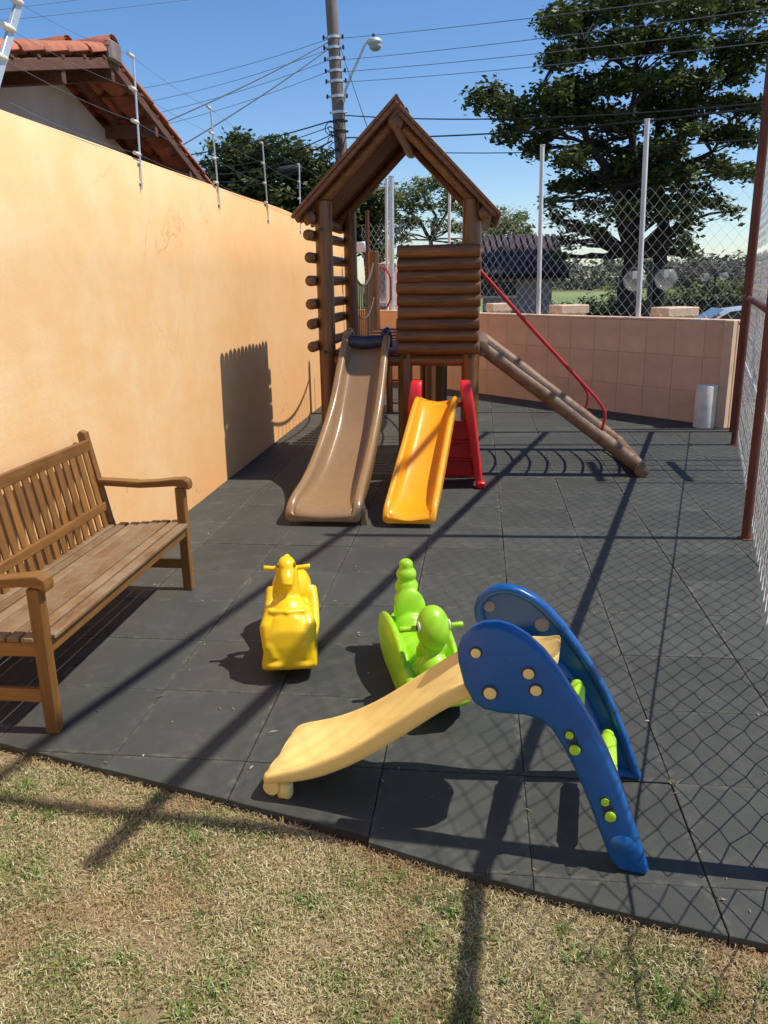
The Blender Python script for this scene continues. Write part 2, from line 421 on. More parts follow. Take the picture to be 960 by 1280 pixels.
def m_leaf(name, c0, c1, trans=.25, rough=.55):
    m, t, b = newmat(name)
    a = N(t, 'ShaderNodeAttribute', attribute_name='tint'); sp = N(t, 'ShaderNodeSeparateColor'); t.links.new(a.outputs['Color'], sp.inputs[0])
    out = mixc(t, c0, c1, sp.outputs[0])
    t.links.new(out, b.inputs['Base Color']); b.inputs['Roughness'].default_value = rough; b.inputs['Specular IOR Level'].default_value = .3
    tr = N(t, 'ShaderNodeBsdfTranslucent'); t.links.new(out, tr.inputs['Color'])
    mx = N(t, 'ShaderNodeMixShader'); mx.inputs[0].default_value = trans
    t.links.new(b.outputs[0], mx.inputs[1]); t.links.new(tr.outputs[0], mx.inputs[2])
    t.links.new(mx.outputs[0], t.nodes['Material Output'].inputs['Surface'])
    return m
M['leaf_dark'] = m_leaf('dark_leaves', (.018, .032, .011), (.13, .165, .036), .2, .5)
M['leaf_mid'] = m_leaf('mid_leaves', (.045, .062, .018), (.14, .17, .05), .25)
M['leaf_light'] = m_leaf('light_leaves', (.085, .12, .03), (.27, .30, .09), .3)
M['leaf_far'] = m_leaf('far_leaves', (.055, .075, .05), (.13, .15, .09), .2)
M['leaf_hedge'] = m_leaf('hedge_leaves', (.012, .018, .009), (.05, .065, .025), .1)
M['bark'] = simple('tree_bark', (.030, .022, .018), .9, var=.4, scale=12, bumpk=.6, bscale=30)
M['bark_pale'] = simple('pale_bark', (.075, .06, .045), .9, var=.3, scale=12, bumpk=.6)
def m_grass():
    m, t, b = newmat('grass_blades')
    a = N(t, 'ShaderNodeAttribute', attribute_name='tint')
    t.links.new(a.outputs['Color'], b.inputs['Base Color']); b.inputs['Roughness'].default_value = .6; b.inputs['Specular IOR Level'].default_value = .25
    tr = N(t, 'ShaderNodeBsdfTranslucent'); t.links.new(a.outputs['Color'], tr.inputs['Color'])
    mx = N(t, 'ShaderNodeMixShader'); mx.inputs[0].default_value = .2
    t.links.new(b.outputs[0], mx.inputs[1]); t.links.new(tr.outputs[0], mx.inputs[2])
    t.links.new(mx.outputs[0], t.nodes['Material Output'].inputs['Surface']); return m
M['grass'] = m_grass()

# ================================================================== SETTING
def sheet(name, poly, z, m, kind='structure'):
    mb = MB(); vs = [mb.bm.verts.new((x, y, z)) for x, y in poly]; mb.bm.faces.new(vs)
    o = mb.build(name, m, None, 0); o['kind'] = kind; return o
sheet('ground', [(-900,-300),(900,-300),(900,1500),(-900,1500)], -.62, M['ground'])
# low wall line (far boundary), from the right end to the corner with the left wall
LW0 = Vector((2.86, 9.612, 0)); LWd = Vector((-.6917, .7222, 0)); LWn = Vector((.7222, .6917, 0))   # LWn points away from the camera
LW1 = Vector((-2.21, 0, 0)); LW1 = LW0 + LWd*((LW0.x+2.21)/.6917)
FD = Vector((.2545, .9671, 0))                      # direction of the tall fence
FP = Vector((1.773, 5.347, 0)) - FD*5.347/.9671*1.0 # point of the fence line near Y=0
def fpt(Y, off=0.0, z=0.0):
    if Y < 2.07:
        p = fpt(2.07, off, z); return Vector((p.x-.06*(2.07-Y), Y, z))
    t = (Y-FP.y)/FD.y; p = FP + FD*t; return Vector((p.x+off*.9671, p.y-off*.2545, z))
# the plot the playground stands on: a raised slab of soil
plot = MB()
poly = [(-2.6,-6),(7.5,-6),(9.5,2.5),(LW0.x+.1,LW0.y+.12),(LW1.x-.3,LW1.y+.35),(-2.6,LW1.y)]
plot.prism(poly, lambda u, v, w_: (u, v, w_), (-.62, -.034))
tag(plot.build('lawn_soil', M['soil'], None, 0), kind='structure')
sheet('court_floor', [(fpt(-3).x+.12,-3),(7.4,-3),(8.6,2.4),(3.0,9.35),(fpt(9.25).x+.12,9.25)], -.012, M['concrete'])
sheet('street', [(-60,19.5),(60,13.0),(60,20.0),(-60,27.0)], -.34, M['asphalt'])
sheet('meadow', [(-60,45),(160,45),(260,150),(-90,150)], -.60, simple('meadow_grass', (.20, .25, .07), .95, var=.35, scale=.15))

# ---- rubber tile floor
EDGE = [(-2.35,2.74),(-1.8,2.556),(-1.3,2.42),(-.774,2.276),(-.319,2.12),(.026,2.0),(.459,1.886),(.85,1.80),(1.4,1.69),(2.2,1.5)]
def edge_y(x):
    for (a, b), (c, d) in zip(EDGE, EDGE[1:]):
        if a <= x <= c: return b+(d-b)*(x-a)/(c-a)
    return EDGE[-1][1] if x > 0 else EDGE[0][1]
def clip(poly, n, d):
    out = []
    for i in range(len(poly)):
        a = poly[i]; b = poly[(i+1) % len(poly)]
        da = a[0]*n[0]+a[1]*n[1]-d; db = b[0]*n[0]+b[1]*n[1]-d
        if da <= 0: out.append(a)
        if (da <= 0) != (db <= 0):
            t = da/(da-db); out.append((a[0]+(b[0]-a[0])*t, a[1]+(b[1]-a[1])*t))
    return out
floor = link('rubber_tile_floor', None); floor['kind'] = 'structure'
base = MB()
poly = [(x, edge_y(x)+.015) for x, _ in EDGE[1:8]] + [(fpt(1.9).x+.1, 1.9)] + [(fpt(9.2).x+.1, 9.2), (LW0.x-.02, LW0.y), (LW1.x+.02, LW1.y), (-2.21, LW1.y-.1), (-2.21, 2.68)]
base.prism(poly, lambda u, v, w_: (u, v, w_), (-.05, -.010))
wpart('bedding', base, M['joint'], floor, 0)
TX0, TY0, TS = .178609, 3.51658, .5
GAP = .0035
full = None; cnt = 0
fn = (FD.y, -FD.x); fd = fn[0]*fpt(0).x + fn[1]*fpt(0).y + .07
wn = (LWn.x, LWn.y); wd = LWn.x*LW0.x + LWn.y*LW0.y - .005
farcells = MB()
for i in range(-5, 6):
    for j in range(-4, 24):
        x0 = TX0+TS*i; y0 = TY0+TS*j
        x0g, x1g, y0g, y1g = x0+GAP/2, x0+TS-GAP/2, y0+GAP/2, y0+TS-GAP/2
        P = [(x0g,y0g),(x1g,y0g),(x1g,y1g),(x0g,y1g)]
        Q = clip(P, (-1,0), 2.208)
        # near curved edge, clipped by the chords
        xs = [q[0] for q in Q]
        if len(Q) >= 3:
            for (a, b), (c, d) in zip(EDGE, EDGE[1:]):
                if c > x0 and a < x0+TS:
                    nn = (d-b, -(c-a)); Q = clip(Q, nn, nn[0]*a+nn[1]*b) if len(Q) >= 3 else Q
        if len(Q) >= 3: Q = clip(Q, fn, fd)
        if len(Q) >= 3: Q = clip(Q, wn, wd)
        if len(Q) < 3: continue
        ar = abs(sum(Q[k][0]*Q[(k+1) % len(Q)][1]-Q[(k+1) % len(Q)][0]*Q[k][1] for k in range(len(Q))))/2
        if ar < .003: continue
        cx, cy = x0+TS/2, y0+TS/2
        isfull = ar > (TS-GAP)**2-1e-4
        if isfull and full is not None: me = full
        else:
            mb = MB(); mb.prism([(q[0]-cx, q[1]-cy) for q in Q], lambda u, v, w_: (u, v, w_), (-.026, 0.0), .0022, 1)
            me = mb.mesh('rubber_tile', M['rubber'], 0)
            if isfull: full = me
        o = link('rubber_tile', me, floor, (cx+random.uniform(-.0012,.0012), cy+random.uniform(-.0012,.0012), random.uniform(-.0016, .0010)),
                 (random.uniform(-.0016,.0016), random.uniform(-.0016,.0016), random.uniform(-.0025,.0025)))
        cnt += 1
print('tiles', cnt)

# ---- left boundary wall
wb = MB((-2.21, 0, 0))
WT = 2.47
ys = [-4+.5*k for k in range(int((LW1.y+4.2)/.5)+1)]
rows = []
for y in ys:
    dz = .018*noise.noise(Vector((y*.6, 1, 5)))
    prof = [(-2.21, -.3), (-2.21, .6), (-2.21, 1.2), (-2.21, 1.8), (-2.21, WT+dz-.012), (-2.222, WT+dz), (-2.36, WT+dz), (-2.372, WT+dz-.012), (-2.372, -.3)]
    rows.append([(x + (.004*noise.noise(Vector((y*.9, z*1.3, 2))) if x == -2.21 and z > .1 else 0), y, z) for x, z in prof])
V = wb.grid(rows)
wb.bm.faces.new([v for v in V[0]]); wb.bm.faces.new([v for v in reversed(V[-1])])
bw = wb.build('boundary_wall', M['wall'], None, 50)
tag(bw, 'tall peach plastered wall along the left side behind the bench', 'wall')

# ---- low far wall with painted blocks
lw = thing('block_wall', 'low pinkish block wall closing the far end of the playground', 'wall', tuple(LW0))
LWlen = (LW1-LW0).length
def lwp(s, off, z): return LW0 + LWd*s + LWn*off + Vector((0,0,z))
mb = MB()
mm = Matrix((LWd, LWn, Vector((0,0,1)))).transposed()
mb.box(lwp(LWlen/2, .075, .46), (LWlen, .134, 1.36), mm); wpart('wall_core', mb, M['block_joint'], lw, 0)
BH, BL = 1.20/3, .395
bmx = MB(); bmx.box((0,0,0), (BL-.003, .012, BH-.003), None, .0025); bme = bmx.mesh('block', M['block_paint'], 0)
rotw = mm.to_euler()
for r_ in range(3):
    s = 0
    while s < LWlen:
        a = max(s, 0); b = min(s+BL, LWlen)
        if b-a > .05:
            c = lwp((a+b)/2, .0035+random.uniform(-.0007,.0007), BH*(r_+.5)-.03)
            if b-a > BL-.01: me = bme
            else:
                q = MB(); q.box((0,0,0), (b-a-.003, .012, BH-.003), None, .003); me = q.mesh('block', M['block_paint'], 0)
            link('block', me, lw, tuple(c-LW0), rotw)
        s += BL
mb = MB(); 
for k in range(16):
    a = LWlen*k/16; b = LWlen*(k+1)/16-.004
    mb.box(lwp((a+b)/2, .075, 1.185+random.uniform(-.002,.002)), (b-a, .165, .030), mm, .006)
wpart('coping', mb, M['coping'], lw, 0)
mb = MB(); mb.box(lwp(LWlen-.55, -.012, .93), (.14, .012, .14), mm, .002)
wpart('air_vent', mb, M['dark_metal'], lw, 0)
# end pillar and drain pipe at the right end
mb = MB(); mb.box(lwp(.06, -.05, .59), (.11, .09, 1.22), mm, .008); wpart('end_pillar', mb, M['coping'], lw, 0)
dp = MB(); c = lwp(-.10, -.06, 0); dp.tube([c+Vector((0,0,-.02)), c+Vector((.0,0,1.3)), c+Vector((0,0,2.2))], .035, 12)
dpo = dp.build('drain_pipe', M['dark_metal'], None); tag(dpo, 'dark upright pipe beside the right end of the low pink wall', 'pipe')

# ---- chain link mesh
def chain(name, P0, D, L, z0, z1, d, r, m, parent, jit=.006, out=Vector((0,0,0)), sides=3, ztop=None):
    nx = int(L/(d/2)); Vs = []; Fs = []; base_i = 0
    Nn = Vector((D.y, -D.x, 0))
    nz = int((z1-z0)/(d/2))
    J = rng.normal(0, jit, (nx+3, nz+3, 2))
    for i in range(nx):
        k = i; pts = []
        for j in range(nz+1):
            col = k + ((j+k) % 2)
            dx, dz = J[col, j]
            off = r*1.2*(1 if (j % 2) else -1)
            p = P0 + D*(col*d/2 + dx) + Nn*off + Vector((0,0,z0 + j*d/2 + dz))
            if ztop is not None and p.z > ztop((p-P0).dot(D)): break
            pts.append(p)
        n = len(pts)
        if n < 2: continue
        A = np.array([tuple(p) for p in pts], np.float32)
        ds = np.array(tuple(D), np.float32); nn_ = np.array(tuple(Nn), np.float32)
        for q in range(sides):
            a = 2*math.pi*q/sides
            Vs.append(A + (ds*math.cos(a)+nn_*math.sin(a))*r)
        idx = np.arange(n-1)
        for q in range(sides):
            q2 = (q+1) % sides
            a0 = base_i+q*n+idx; b0 = base_i+q2*n+idx
            Fs.append(np.stack([a0, b0, b0+1, a0+1], 1))
        base_i += sides*n
    V = np.concatenate(Vs); F = np.concatenate(Fs)
    V = V - np.array(tuple(parent_origin(parent)), np.float32)
    me = npmesh(name, V, F, m, smooth=True)
    return link(name, me, parent)

# tall court fence on the right
fence = thing('court_fence', 'tall rusty framed chain link fence running along the right side', 'fence', tuple(fpt(2.07)))
Ys = [-1.3, 2.07, 5.347, 8.566]
for Y in Ys:
    p = fpt(Y); mb = MB(p)
    mb.tube([p+Vector((0,0,-.1)), p+Vector((0,.30 if Y == 2.07 else 0,4.65 if Y > 0 else 1.95))], .030, 14)
    if Y > 3: mb.tube([p+Vector((0,0,-.01)), p+Vector((0,0,.006))], .055, 12)
    mb.build('post', M['rust'], fence)
for z, r_, Y1 in ((1.46, .026, 9.35), (3.40, .034, 9.35), (4.50, .03, 9.35)):
    mb = MB(); mb.tube(([fpt(-2.3, .0, z), fpt(2.07, .0, z), fpt(Y1, .0, z)] if z < 2 else [fpt(2.02, .0, z), fpt(2.07, .0, z), fpt(Y1, .0, z)]), r_, 12); wpart('rail', mb, M['rust'], fence)
mb = MB(); mb.tube([fpt(-2.3, .036, .82), fpt(2.07, .036, .82), fpt(5, .04, .81), fpt(9.35, .036, .82)], .005, 6); wpart('tension_wire', mb, M['wire'], fence)
p = fpt(9.33); mb = MB(p); mb.box(p+Vector((0,0,2.25)), (.06,.06,4.7), math.atan2(FD.y,FD.x), .004); mb.build('corner_post', M['rust'], fence)
mb = MB(); mb.beam(fpt(8.60,-.03,2.75), fpt(8.60,-.03,3.15), .10, .012, .002); wpart('bracket', mb, M['rust'], fence)
NDv = Vector((.06, 1, 0)).normalized()
for P_, D_, L_ in ((fpt(2.07, .045), FD, 7.5), (fpt(-2.3, .045), NDv, 4.37)):
    chain('wire_mesh', P_, D_, L_, .02, 1.92, .155, .0031, M['wire'], fence, .006)
    if D_ is FD: chain('upper_wire_mesh', P_, D_, L_, 1.92, 3.38, .155, .0019, M['wire'], fence, .006)

# fence on top of the low wall
wf = thing('wall_top_fence', 'chain link fence with white posts standing on the low far wall', 'fence', tuple(lwp(0,.1,1.2)))
def on_lw(px, py):
    r = ray(px, py); o = Vector((0,0,HC)); q = LWn.x*r.x+LWn.y*r.y
    t = (LWn.dot(LW0)+.1)/q; return o + r*t
for (bx, tx, ty, rr, mt) in ((673, 678, 182, .03, 'whitepaint'), (798, 809, 150, .03, 'whitepaint'), (561, 562, 222, .022, 'whitepaint'), (484, 483, 224, .026, 'whitepaint'), (490, 489, 221, .045, 'galv')):
    b_ = on_lw(bx, 390); b_.z = 1.17; t_ = on_lw(tx, ty)
    mb = MB(); mb.tube([b_, t_], rr, 12)
    mb.tube([t_, t_+Vector((0,0,.012))], rr*1.15, 12)
    wpart('post', mb, M[mt], wf)
def ztop(s): return 2.72 + .03*math.sin(s*1.7)
chain('wire_mesh', LW0+LWn*.1, LWd, LWlen, 1.21, 2.78, .15, .0018, M['wire'], wf, .003, ztop=ztop)

# white cylinder standing against the wall
mb = MB(); c = Vector((2.60, 9.66, 0)); 
mb.tube([c, c+Vector((0,0,.47)), c+Vector((0,0,.48))], [.118, .118, .112], 28, caps=False)
mb.tube([c+Vector((0,0,.48)), c+Vector((0,0,.47)), c+Vector((0,0,.05))], [.112,.104,.104], 28)
o = mb.build('concrete_tube', M['drum'], None); tag(o, 'open whitish upright tube standing against the far wall by the pipe', 'tube')

# ================================================================== PLAY TOWER
TW = thing('playground_tower', 'wooden log playhouse tower with gable roof, brown slide and rope net ramp', 'play tower', (-.7, 7.7, 0))
def tpart(name, mb, m, parent=TW, smooth=40): return wpart(name, mb, m, parent, smooth)
def tlog(name, a, b, r, m, parent=TW, **k):
    mb = MB(a); mb.log(a, b, r, **k)
    me = mb.mesh(name, m, 50)
    return link(name, me, parent, tuple(Vector(a)-parent_origin(parent)))
for (x, y, r_, z1) in ((-1.31,7.05,.072,2.33), (-1.285,8.4,.066,2.34), (-.078,7.05,.077,2.31), (-.10,8.4,.07,2.31)):
    tlog('post', (x,y,-.02), (x+random.uniform(-.01,.01),y,z1), r_, M['log_z'], wob=.05)
tlog('post', (-.632,7.05,-.02), (-.632,7.05,1.14), .065, M['log_z'], wob=.05)
tlog('post', (-.386,8.4,-.02), (-.386,8.4,1.06), .066, M['log_z'], wob=.05)
for k in range(9):      # log wall
    z = 1.905-k*.0965
    tlog('wall_log', (-.682+random.uniform(-.012,.012), 6.935+random.uniform(-.006,.006), z+random.uniform(-.006,.006)), (.003+random.uniform(-.012,.012), 6.935+random.uniform(-.006,.006), z+random.uniform(-.006,.006)), .0525+random.uniform(-.002,.002), M['log'], wob=.05, seg=8)
for z in (2.056,1.878,1.691,1.501,1.336,1.147):    # ladder rungs on the left side
    tlog('rung', (-1.415, 6.94+random.uniform(-.02,.02), z), (-1.40, 8.58, z+random.uniform(-.012,.012)), .045, M['log_y'], n=12, wob=.05)
# deck
tlog('deck_beam', (-1.25,7.05,1.02), (-.02,7.05,1.02), .05, M['log'])
tlog('deck_beam', (-1.35,8.4,1.02), (0.0,8.4,1.02), .05, M['log'])
tlog('deck_beam', (-1.31,7.1,.99), (-1.29,8.4,.99), .05, M['log_y'])
tlog('deck_beam', (-.08,7.1,.99), (-.1,8.4,.99), .05, M['log_y'])
for k in range(12):
    y = 7.10+k*.115; mb = MB((-.7,y,1.085)); mb.box((-.69,y,1.085), (1.16,.105,.03), None, .004)
    mb.build('deck_board', M['plank'], TW, 30)
# roof
RX = -.66
def slope_pt(side, s, y, off):      # s = distance down from the ridge, off = normal to the slope
    a = R(44.6) if side < 0 else R(45.5)
    n = Vector((side*math.sin(a), 0, math.cos(a))); d = Vector((side*math.cos(a), 0, -math.sin(a)))
    o = Vector((RX, y, 3.045 if side < 0 else 2.985))
    return o + d*s + n*off
for side, L in ((-1, 1.235), (1, 1.145)):
    for k in range(13):
        y = 6.87 + .0625 + k*.1255
        up = (.005+random.uniform(0, .022)+.004*k) if side < 0 else -.012
        if side < 0 and k == 0: up = .015
        wdt = .0615; o = slope_pt(side, 0, y, 0)
        tip = .05 if side < 0 else .0
        Lk = L+random.uniform(-.02,.022)
        pl = [(-up, -wdt), (Lk-.10, -wdt), (Lk-.05, -wdt*.86), (Lk-.018, -wdt*.55), (Lk, -wdt*.15), (Lk, wdt*.15), (Lk-.018, wdt*.55), (Lk-.05, wdt*.86), (Lk-.10, wdt), (-up, wdt)] if side < 0 else \
             [(-up, -wdt), (L+random.uniform(-.006,.006), -wdt), (L+random.uniform(-.006,.006), wdt), (-up, wdt)]
        mb = MB(o); mb.prism(pl, lambda u, v, w_, side=side, y=y: slope_pt(side, u, y+v, w_), (random.uniform(-.002,.002), .024), .002, 1)
        mb.build('roof_board', M['plank'], TW, 30)
    # edge boards below the outermost planks
    for y in (6.895, 8.46):
        mb = MB(); mb.prism([(0.02, -.036), (L-.02, -.036), (L-.02, -.004), (0.02, -.004)], lambda u, v, w_, side=side, y=y: slope_pt(side, u, y+w_, v), (-.018, .018), .003, 1)
        tpart('barge_board', mb, M['plank'], smooth=30)
    for y in (7.06, 8.38):
        a = slope_pt(side, .06 if side < 0 else .07, y, -.06); b = slope_pt(side, L-.10, y, -.06)
        tlog('rafter', tuple(a), tuple(b), .042, M['log'])
tlog('ridge_log', (-.675,6.90,2.885), (-.685,8.52,2.885), .062, M['log_y'])
tlog('eave_log', (-1.40,6.93,2.19), (-1.40,8.5,2.19), .05, M['log_y'])
tlog('eave_log', (.035,6.93,2.19), (.035,8.56,2.19), .055, M['log_y'])
# bolts
for (x, y, z) in ((-.632,6.985,1.055),(-.078,6.972,1.055),(-1.31,6.976,1.10),(-1.31,6.975,2.1)):
    mb = MB((x,y,z)); mb.tube([(x,y+.01,z),(x,y-.006,z)], .017, 10); mb.build('bolt', M['dark_metal'], TW)

# slides share one builder: stations along Y with left/right rim x, rim z, bed z
def chute(name, st, rim, m, parent, skirt=.05, arc=.0, subd=1):
    rows = []
    for (y, xl, xr, zr, zb, tilt) in st:
        r_ = rim; row = []
        zs = max(zb-skirt, tilt); lip = 1 if (y < st[-1][0]+.12) else 0
        row.append((xl-r_*.75, y, zs))
        row.append((xl-r_*.95, y, max(zs+.004, zr-r_*1.4)))
        for a in (180, 135, 90, 45, 0, -30):
            row.append((xl+r_*math.cos(R(a)), y, zr-r_+r_*math.sin(R(a))))
        row.append((xl+r_*1.15, y, min(zb+.035, zr-r_))); row.append((xl+r_*1.7, y, zb+.008))
        row.append((xl+(xr-xl)*.35, y, zb-arc*.7)); row.append((xl+(xr-xl)*.5, y, zb-arc)); row.append((xl+(xr-xl)*.65, y, zb-arc*.7))
        row.append((xr-r_*1.7, y, zb+.008)); row.append((xr-r_*1.15, y, min(zb+.035, zr-r_)))
        for a in (210, 180, 135, 90, 45, 0):
            row.append((xr+r_*math.cos(R(a)), y, zr-r_+r_*math.sin(R(a))))
        row.append((xr+r_*.95, y, max(zs+.004, zr-r_*1.4))); row.append((xr+r_*.75, y, zs))
        # underside
        row.append((xr-r_*1.2, y, zs+.004)); row.append((xl+(xr-xl)*.5, y, (zs+.004) if lip else zb-arc-.016)); row.append((xl+r_*1.2, y, zs+.004))
        rows.append(row)
    mb = MB(); V = mb.grid(rows, close_u=True)
    for e in (V[0], V[-1]):
        c = mb.bm.verts.new(sum((v.co for v in e), Vector())/len(e))
        for k in range(len(e)): mb.bm.faces.new((e[k], e[(k+1) % len(e)], c))
    o = wpart(name, mb, m, parent, 60)
    sm = o.modifiers.new('s', 'SUBSURF'); sm.levels = subd; sm.render_levels = subd
    return o
def lerp_table(tab, y):
    for a, b in zip(tab, tab[1:]):
        if (a[0]-y)*(b[0]-y) <= 0: 
            t = (y-a[0])/(b[0]-a[0]); return a[1]+(b[1]-a[1])*t
    return tab[-1][1]
zr_tab = [(7.06,1.262),(7.0,1.245),(6.92,1.17),(6.56,.745),(6.41,.63),(6.15,.46),(5.95,.355),(5.76,.275),(5.6,.225),(5.5,.175),(5.465,.135),(5.44,.085)]
zb_tab = [(7.06,1.13),(7.0,1.10),(6.92,1.01),(6.56,.56),(6.41,.45),(6.15,.285),(5.95,.195),(5.76,.145),(5.6,.125),(5.5,.11),(5.465,.10),(5.44,.078)]
st = []
for y in (7.06,7.0,6.92,6.8,6.68,6.56,6.41,6.28,6.15,6.05,5.95,5.85,5.76,5.68,5.6,5.54,5.5,5.465,5.44):
    fl = max(0, (5.8-y))*.05
    st.append((y, -1.34+(y-5.5)*.117+.03-fl, -.83+(y-5.5)*.049-.03+fl, lerp_table(zr_tab, y), lerp_table(zb_tab, y), .03))
sl_ = chute('slide', st, .034, M['brown_plastic'], TW, .07)
sl_['label'] = 'long brown plastic slide with rolled rims'
mb = MB(); mb.tube([(-1.10,7.02,1.185),(-.98,7.02,1.175),(-.82,7.02,1.185)], [.05,.055,.05], 14)
mb.box((-.965,7.12,1.17), (.33,.20,.085), None, .02); tpart('entry_pad', mb, M['navy'])
for x in (-1.125, -.80):
    mb = MB(); mb.tube([(x-.02,7.02,1.17),(x-.01,7.05,1.25),(x+.01,7.10,1.27),(x+.02,7.16,1.22),(x+.02,7.18,1.13)], .03, 10); tpart('entry_grip', mb, M['brown_plastic'] if x < -1 else M['navy'])
mb = MB(); mb.box((-.80,5.52,.05), (.05,.05,.13), None, .01); wpart('foot', mb, M['brown_plastic'], sl_)

# log ladder with red handrails
LA0 = Vector((.03, 7.15, 1.12)); LA1 = Vector((1.43, 7.15, .055))
lad = link('net_ramp', None, TW, tuple(LA0-Vector(TW.location)))
lad['label'] = 'sloping ramp of two pale worn logs strung with a sagging rope net and red handrails'
lad.empty_display_size = .1
for y, r_ in ((7.15,.062),(8.26,.062)):
    tlog('side_rail', (.03,y,1.12), (1.43,y,.065), r_, M['pale_log'], lad, n=16, seg=10, wob=.05)
def lsag(x, y): 
    v = (y-7.2)/(8.21-7.2); return Vector((x, y, 1.12-.754*(x-.03)-.13*4*v*(1-v)*.8))
for k in range(12):
    x = .10+k*.112; mb = MB(); mb.tube([lsag(x, 7.2+1.01*i/12)+Vector((0,0,random.uniform(-.004,.004))) for i in range(13)], .012, 6); wpart('cross_rope', mb, M['rope'], lad)
for k in range(8):
    y = 7.2+1.01*(k+1)/9; mb = MB(); mb.tube([lsag(.03+1.38*i/14, y+random.uniform(-.008,.008)) for i in range(15)], .0065, 5); wpart('long_rope', mb, M['rope'], lad)
tlog('end_log', (.02,7.03,1.115), (.02,8.36,1.115), .066, M['pale_log'], lad)
tlog('end_log', (1.42,7.05,.06), (1.42,8.36,.06), .062, M['pale_log'], lad)
for y, x1 in ((7.13, 0), (8.28, 0)):
    mb = MB(); k = 0
    pts = [(-.02,y,1.775),(.5,y,1.215),(1.0,y,.69),(1.055,y,.62),(1.088,y,.565),(1.09,y,.50),(1.062,y,.36)]
    mb.tube(pts, .0135, 10); wpart('handrail', mb, M['redpaint'], lad)

# rear platform, rope bridge and metal rungs
def rear_post(x, y, z1, r_=.055): tlog('post', (x,y,-.02), (x,y,z1), r_, M['log_z'], wob=.05)
a = atY(467, 318, 10.6); rear_post(a.x, 10.6, 2.05, .07)
rear_post(-1.17, 10.7, 1.05, .045); rear_post(-.72, 10.7, 1.05, .045); rear_post(-.62, 10.6, 2.0, .07)
for z in (.12,.42,.72,.98):
    mb = MB(); mb.tube([(-1.17,10.7,z),(-.72,10.7,z)], .012, 8); tpart('metal_rung', mb, M['redpaint'])
for k in range(14):
    y = 8.55+k*.145; sag = .12*math.sin(math.pi*(k/13)); z = 1.06-sag
    mb = MB((-.95,y,z)); mb.box((-.95,y,z), (.82,.12,.028), None, .004); mb.build('bridge_board', M['plank'], TW, 30)
mb = MB()
def catn(p, q, sag, n=12): 
    p = Vector(p); q = Vector(q)
    return [p.lerp(q, i/n)-Vector((0,0,sag*4*(i/n)*(1-i/n))) for i in range(n+1)]
for (xa, xb) in ((-1.28, a.x), (-.15, -.62)):
    top = catn((xa,8.42,1.80), (xb,10.58,1.92), .22); bot = catn((xa,8.42,1.08), (xb,10.58,1.08), .14)
    mid = catn((xa,8.42,1.45), (xb,10.58,1.5), .2)
    mb.tube(top, .013, 6); mb.tube(bot, .011, 6); mb.tube(mid, .010, 6)
    for i in range(1, 12): mb.tube([top[i]+Vector((0,random.uniform(-.03,.03),0)), bot[i]], .008, 5)
tpart('rope_net', mb, M['rope'])
mb = MB(); c = atY(480, 360, 10.9)
mb.tube([c+Vector((-.10,0,.28)), c+Vector((.03,0,.24)), c+Vector((.09,0,.12)), c+Vector((.09,0,-.14)), c+Vector((.03,0,-.25)), c+Vector((-.10,0,-.27))], .013, 8)
tpart('grab_rail', mb, M['redpaint'])
for k in range(7):
    y = 10.62+k*.115; mb = MB((-1.0,y,1.08)); mb.box((-1.0,y,1.08), (.86,.105,.03), None, .004); mb.build('deck_board', M['plank'], TW, 30)

# ================================================================== RED AND YELLOW TODDLER SLIDE
TS_ = thing('toddler_slide', 'small amber slide with red step ladder in front of the log tower', 'slide', (-.3, 6.3, 0))
zr2 = [(6.68,.745),(6.6,.79),(6.5,.765),(6.35,.68),(6.1,.525),(5.85,.375),(5.65,.25),(5.5,.165),(5.465,.125),(5.44,.075)]
zb2 = [(6.68,.72),(6.6,.71),(6.5,.645),(6.35,.54),(6.1,.375),(5.85,.225),(5.65,.13),(5.5,.10),(5.465,.09),(5.44,.068)]
st = []
for y in (6.68,6.6,6.5,6.42,6.35,6.22,6.1,5.97,5.85,5.75,5.65,5.57,5.5,5.465,5.44):
    t = (y-5.48)/1.12
    st.append((y, -.635+.15*t, -.30+.115*t, lerp_table(zr2, y), lerp_table(zb2, y), .022))
chute('chute', st, .024, M['yellow'], TS_, .05, .012)
for side in (-1, 1):
    def fs(u, v, w_, side=side):       # u along Y, v up, w thickness outward
        xin = (-.455 if side < 0 else -.155) + side*.150*(1-v/.9)*(1 if side > 0 else .6)
        return (xin + side*(w_*(.75+.45*min(1, v/.7))), u, v)
    pl = [(6.60,.0),(6.60,.09),(6.585,.40),(6.55,.70),(6.555,.80),(6.58,.87),(6.62,.9),(6.665,.895),(6.70,.86),(6.725,.78),(6.80,.55),(6.90,.28),(6.97,.06),(6.98,0),(6.91,0),(6.86,.10),(6.70,.10),(6.67,0)]
    mb = MB(); mb.prism(pl, fs, (0,.075), .014, 2); wpart('side_panel', mb, M['red'], TS_, 50)
    mb = MB(); cx = -.575 if side < 0 else .015
    mb.box((cx+side*.02+.02*0, 6.60, .03), (.075,.06,.06), None, .012); wpart('foot', mb, M['red'], TS_, 40)
for z, y in ((.20,6.86),(.37,6.80),(.53,6.745)):
    mb = MB(); wd_ = .38+.18*(1-z/.9); cx = -.30
    mb.box((cx, y, z), (wd_, .10, .028), None, .008); mb.box((cx, y+.04, z-.085), (wd_-.01, .014, .15), None, .004); wpart('step', mb, M['red'], TS_, 40)
mb = MB(); mb.box((-.27,6.93,.10), (.56,.018,.16), None, .005); wpart('step', mb, M['red'], TS_)
mb = MB(); mb.box((-.31,6.70,.69), (.36,.12,.03), None, .008); wpart('top_platform', mb, M['red'], TS_)

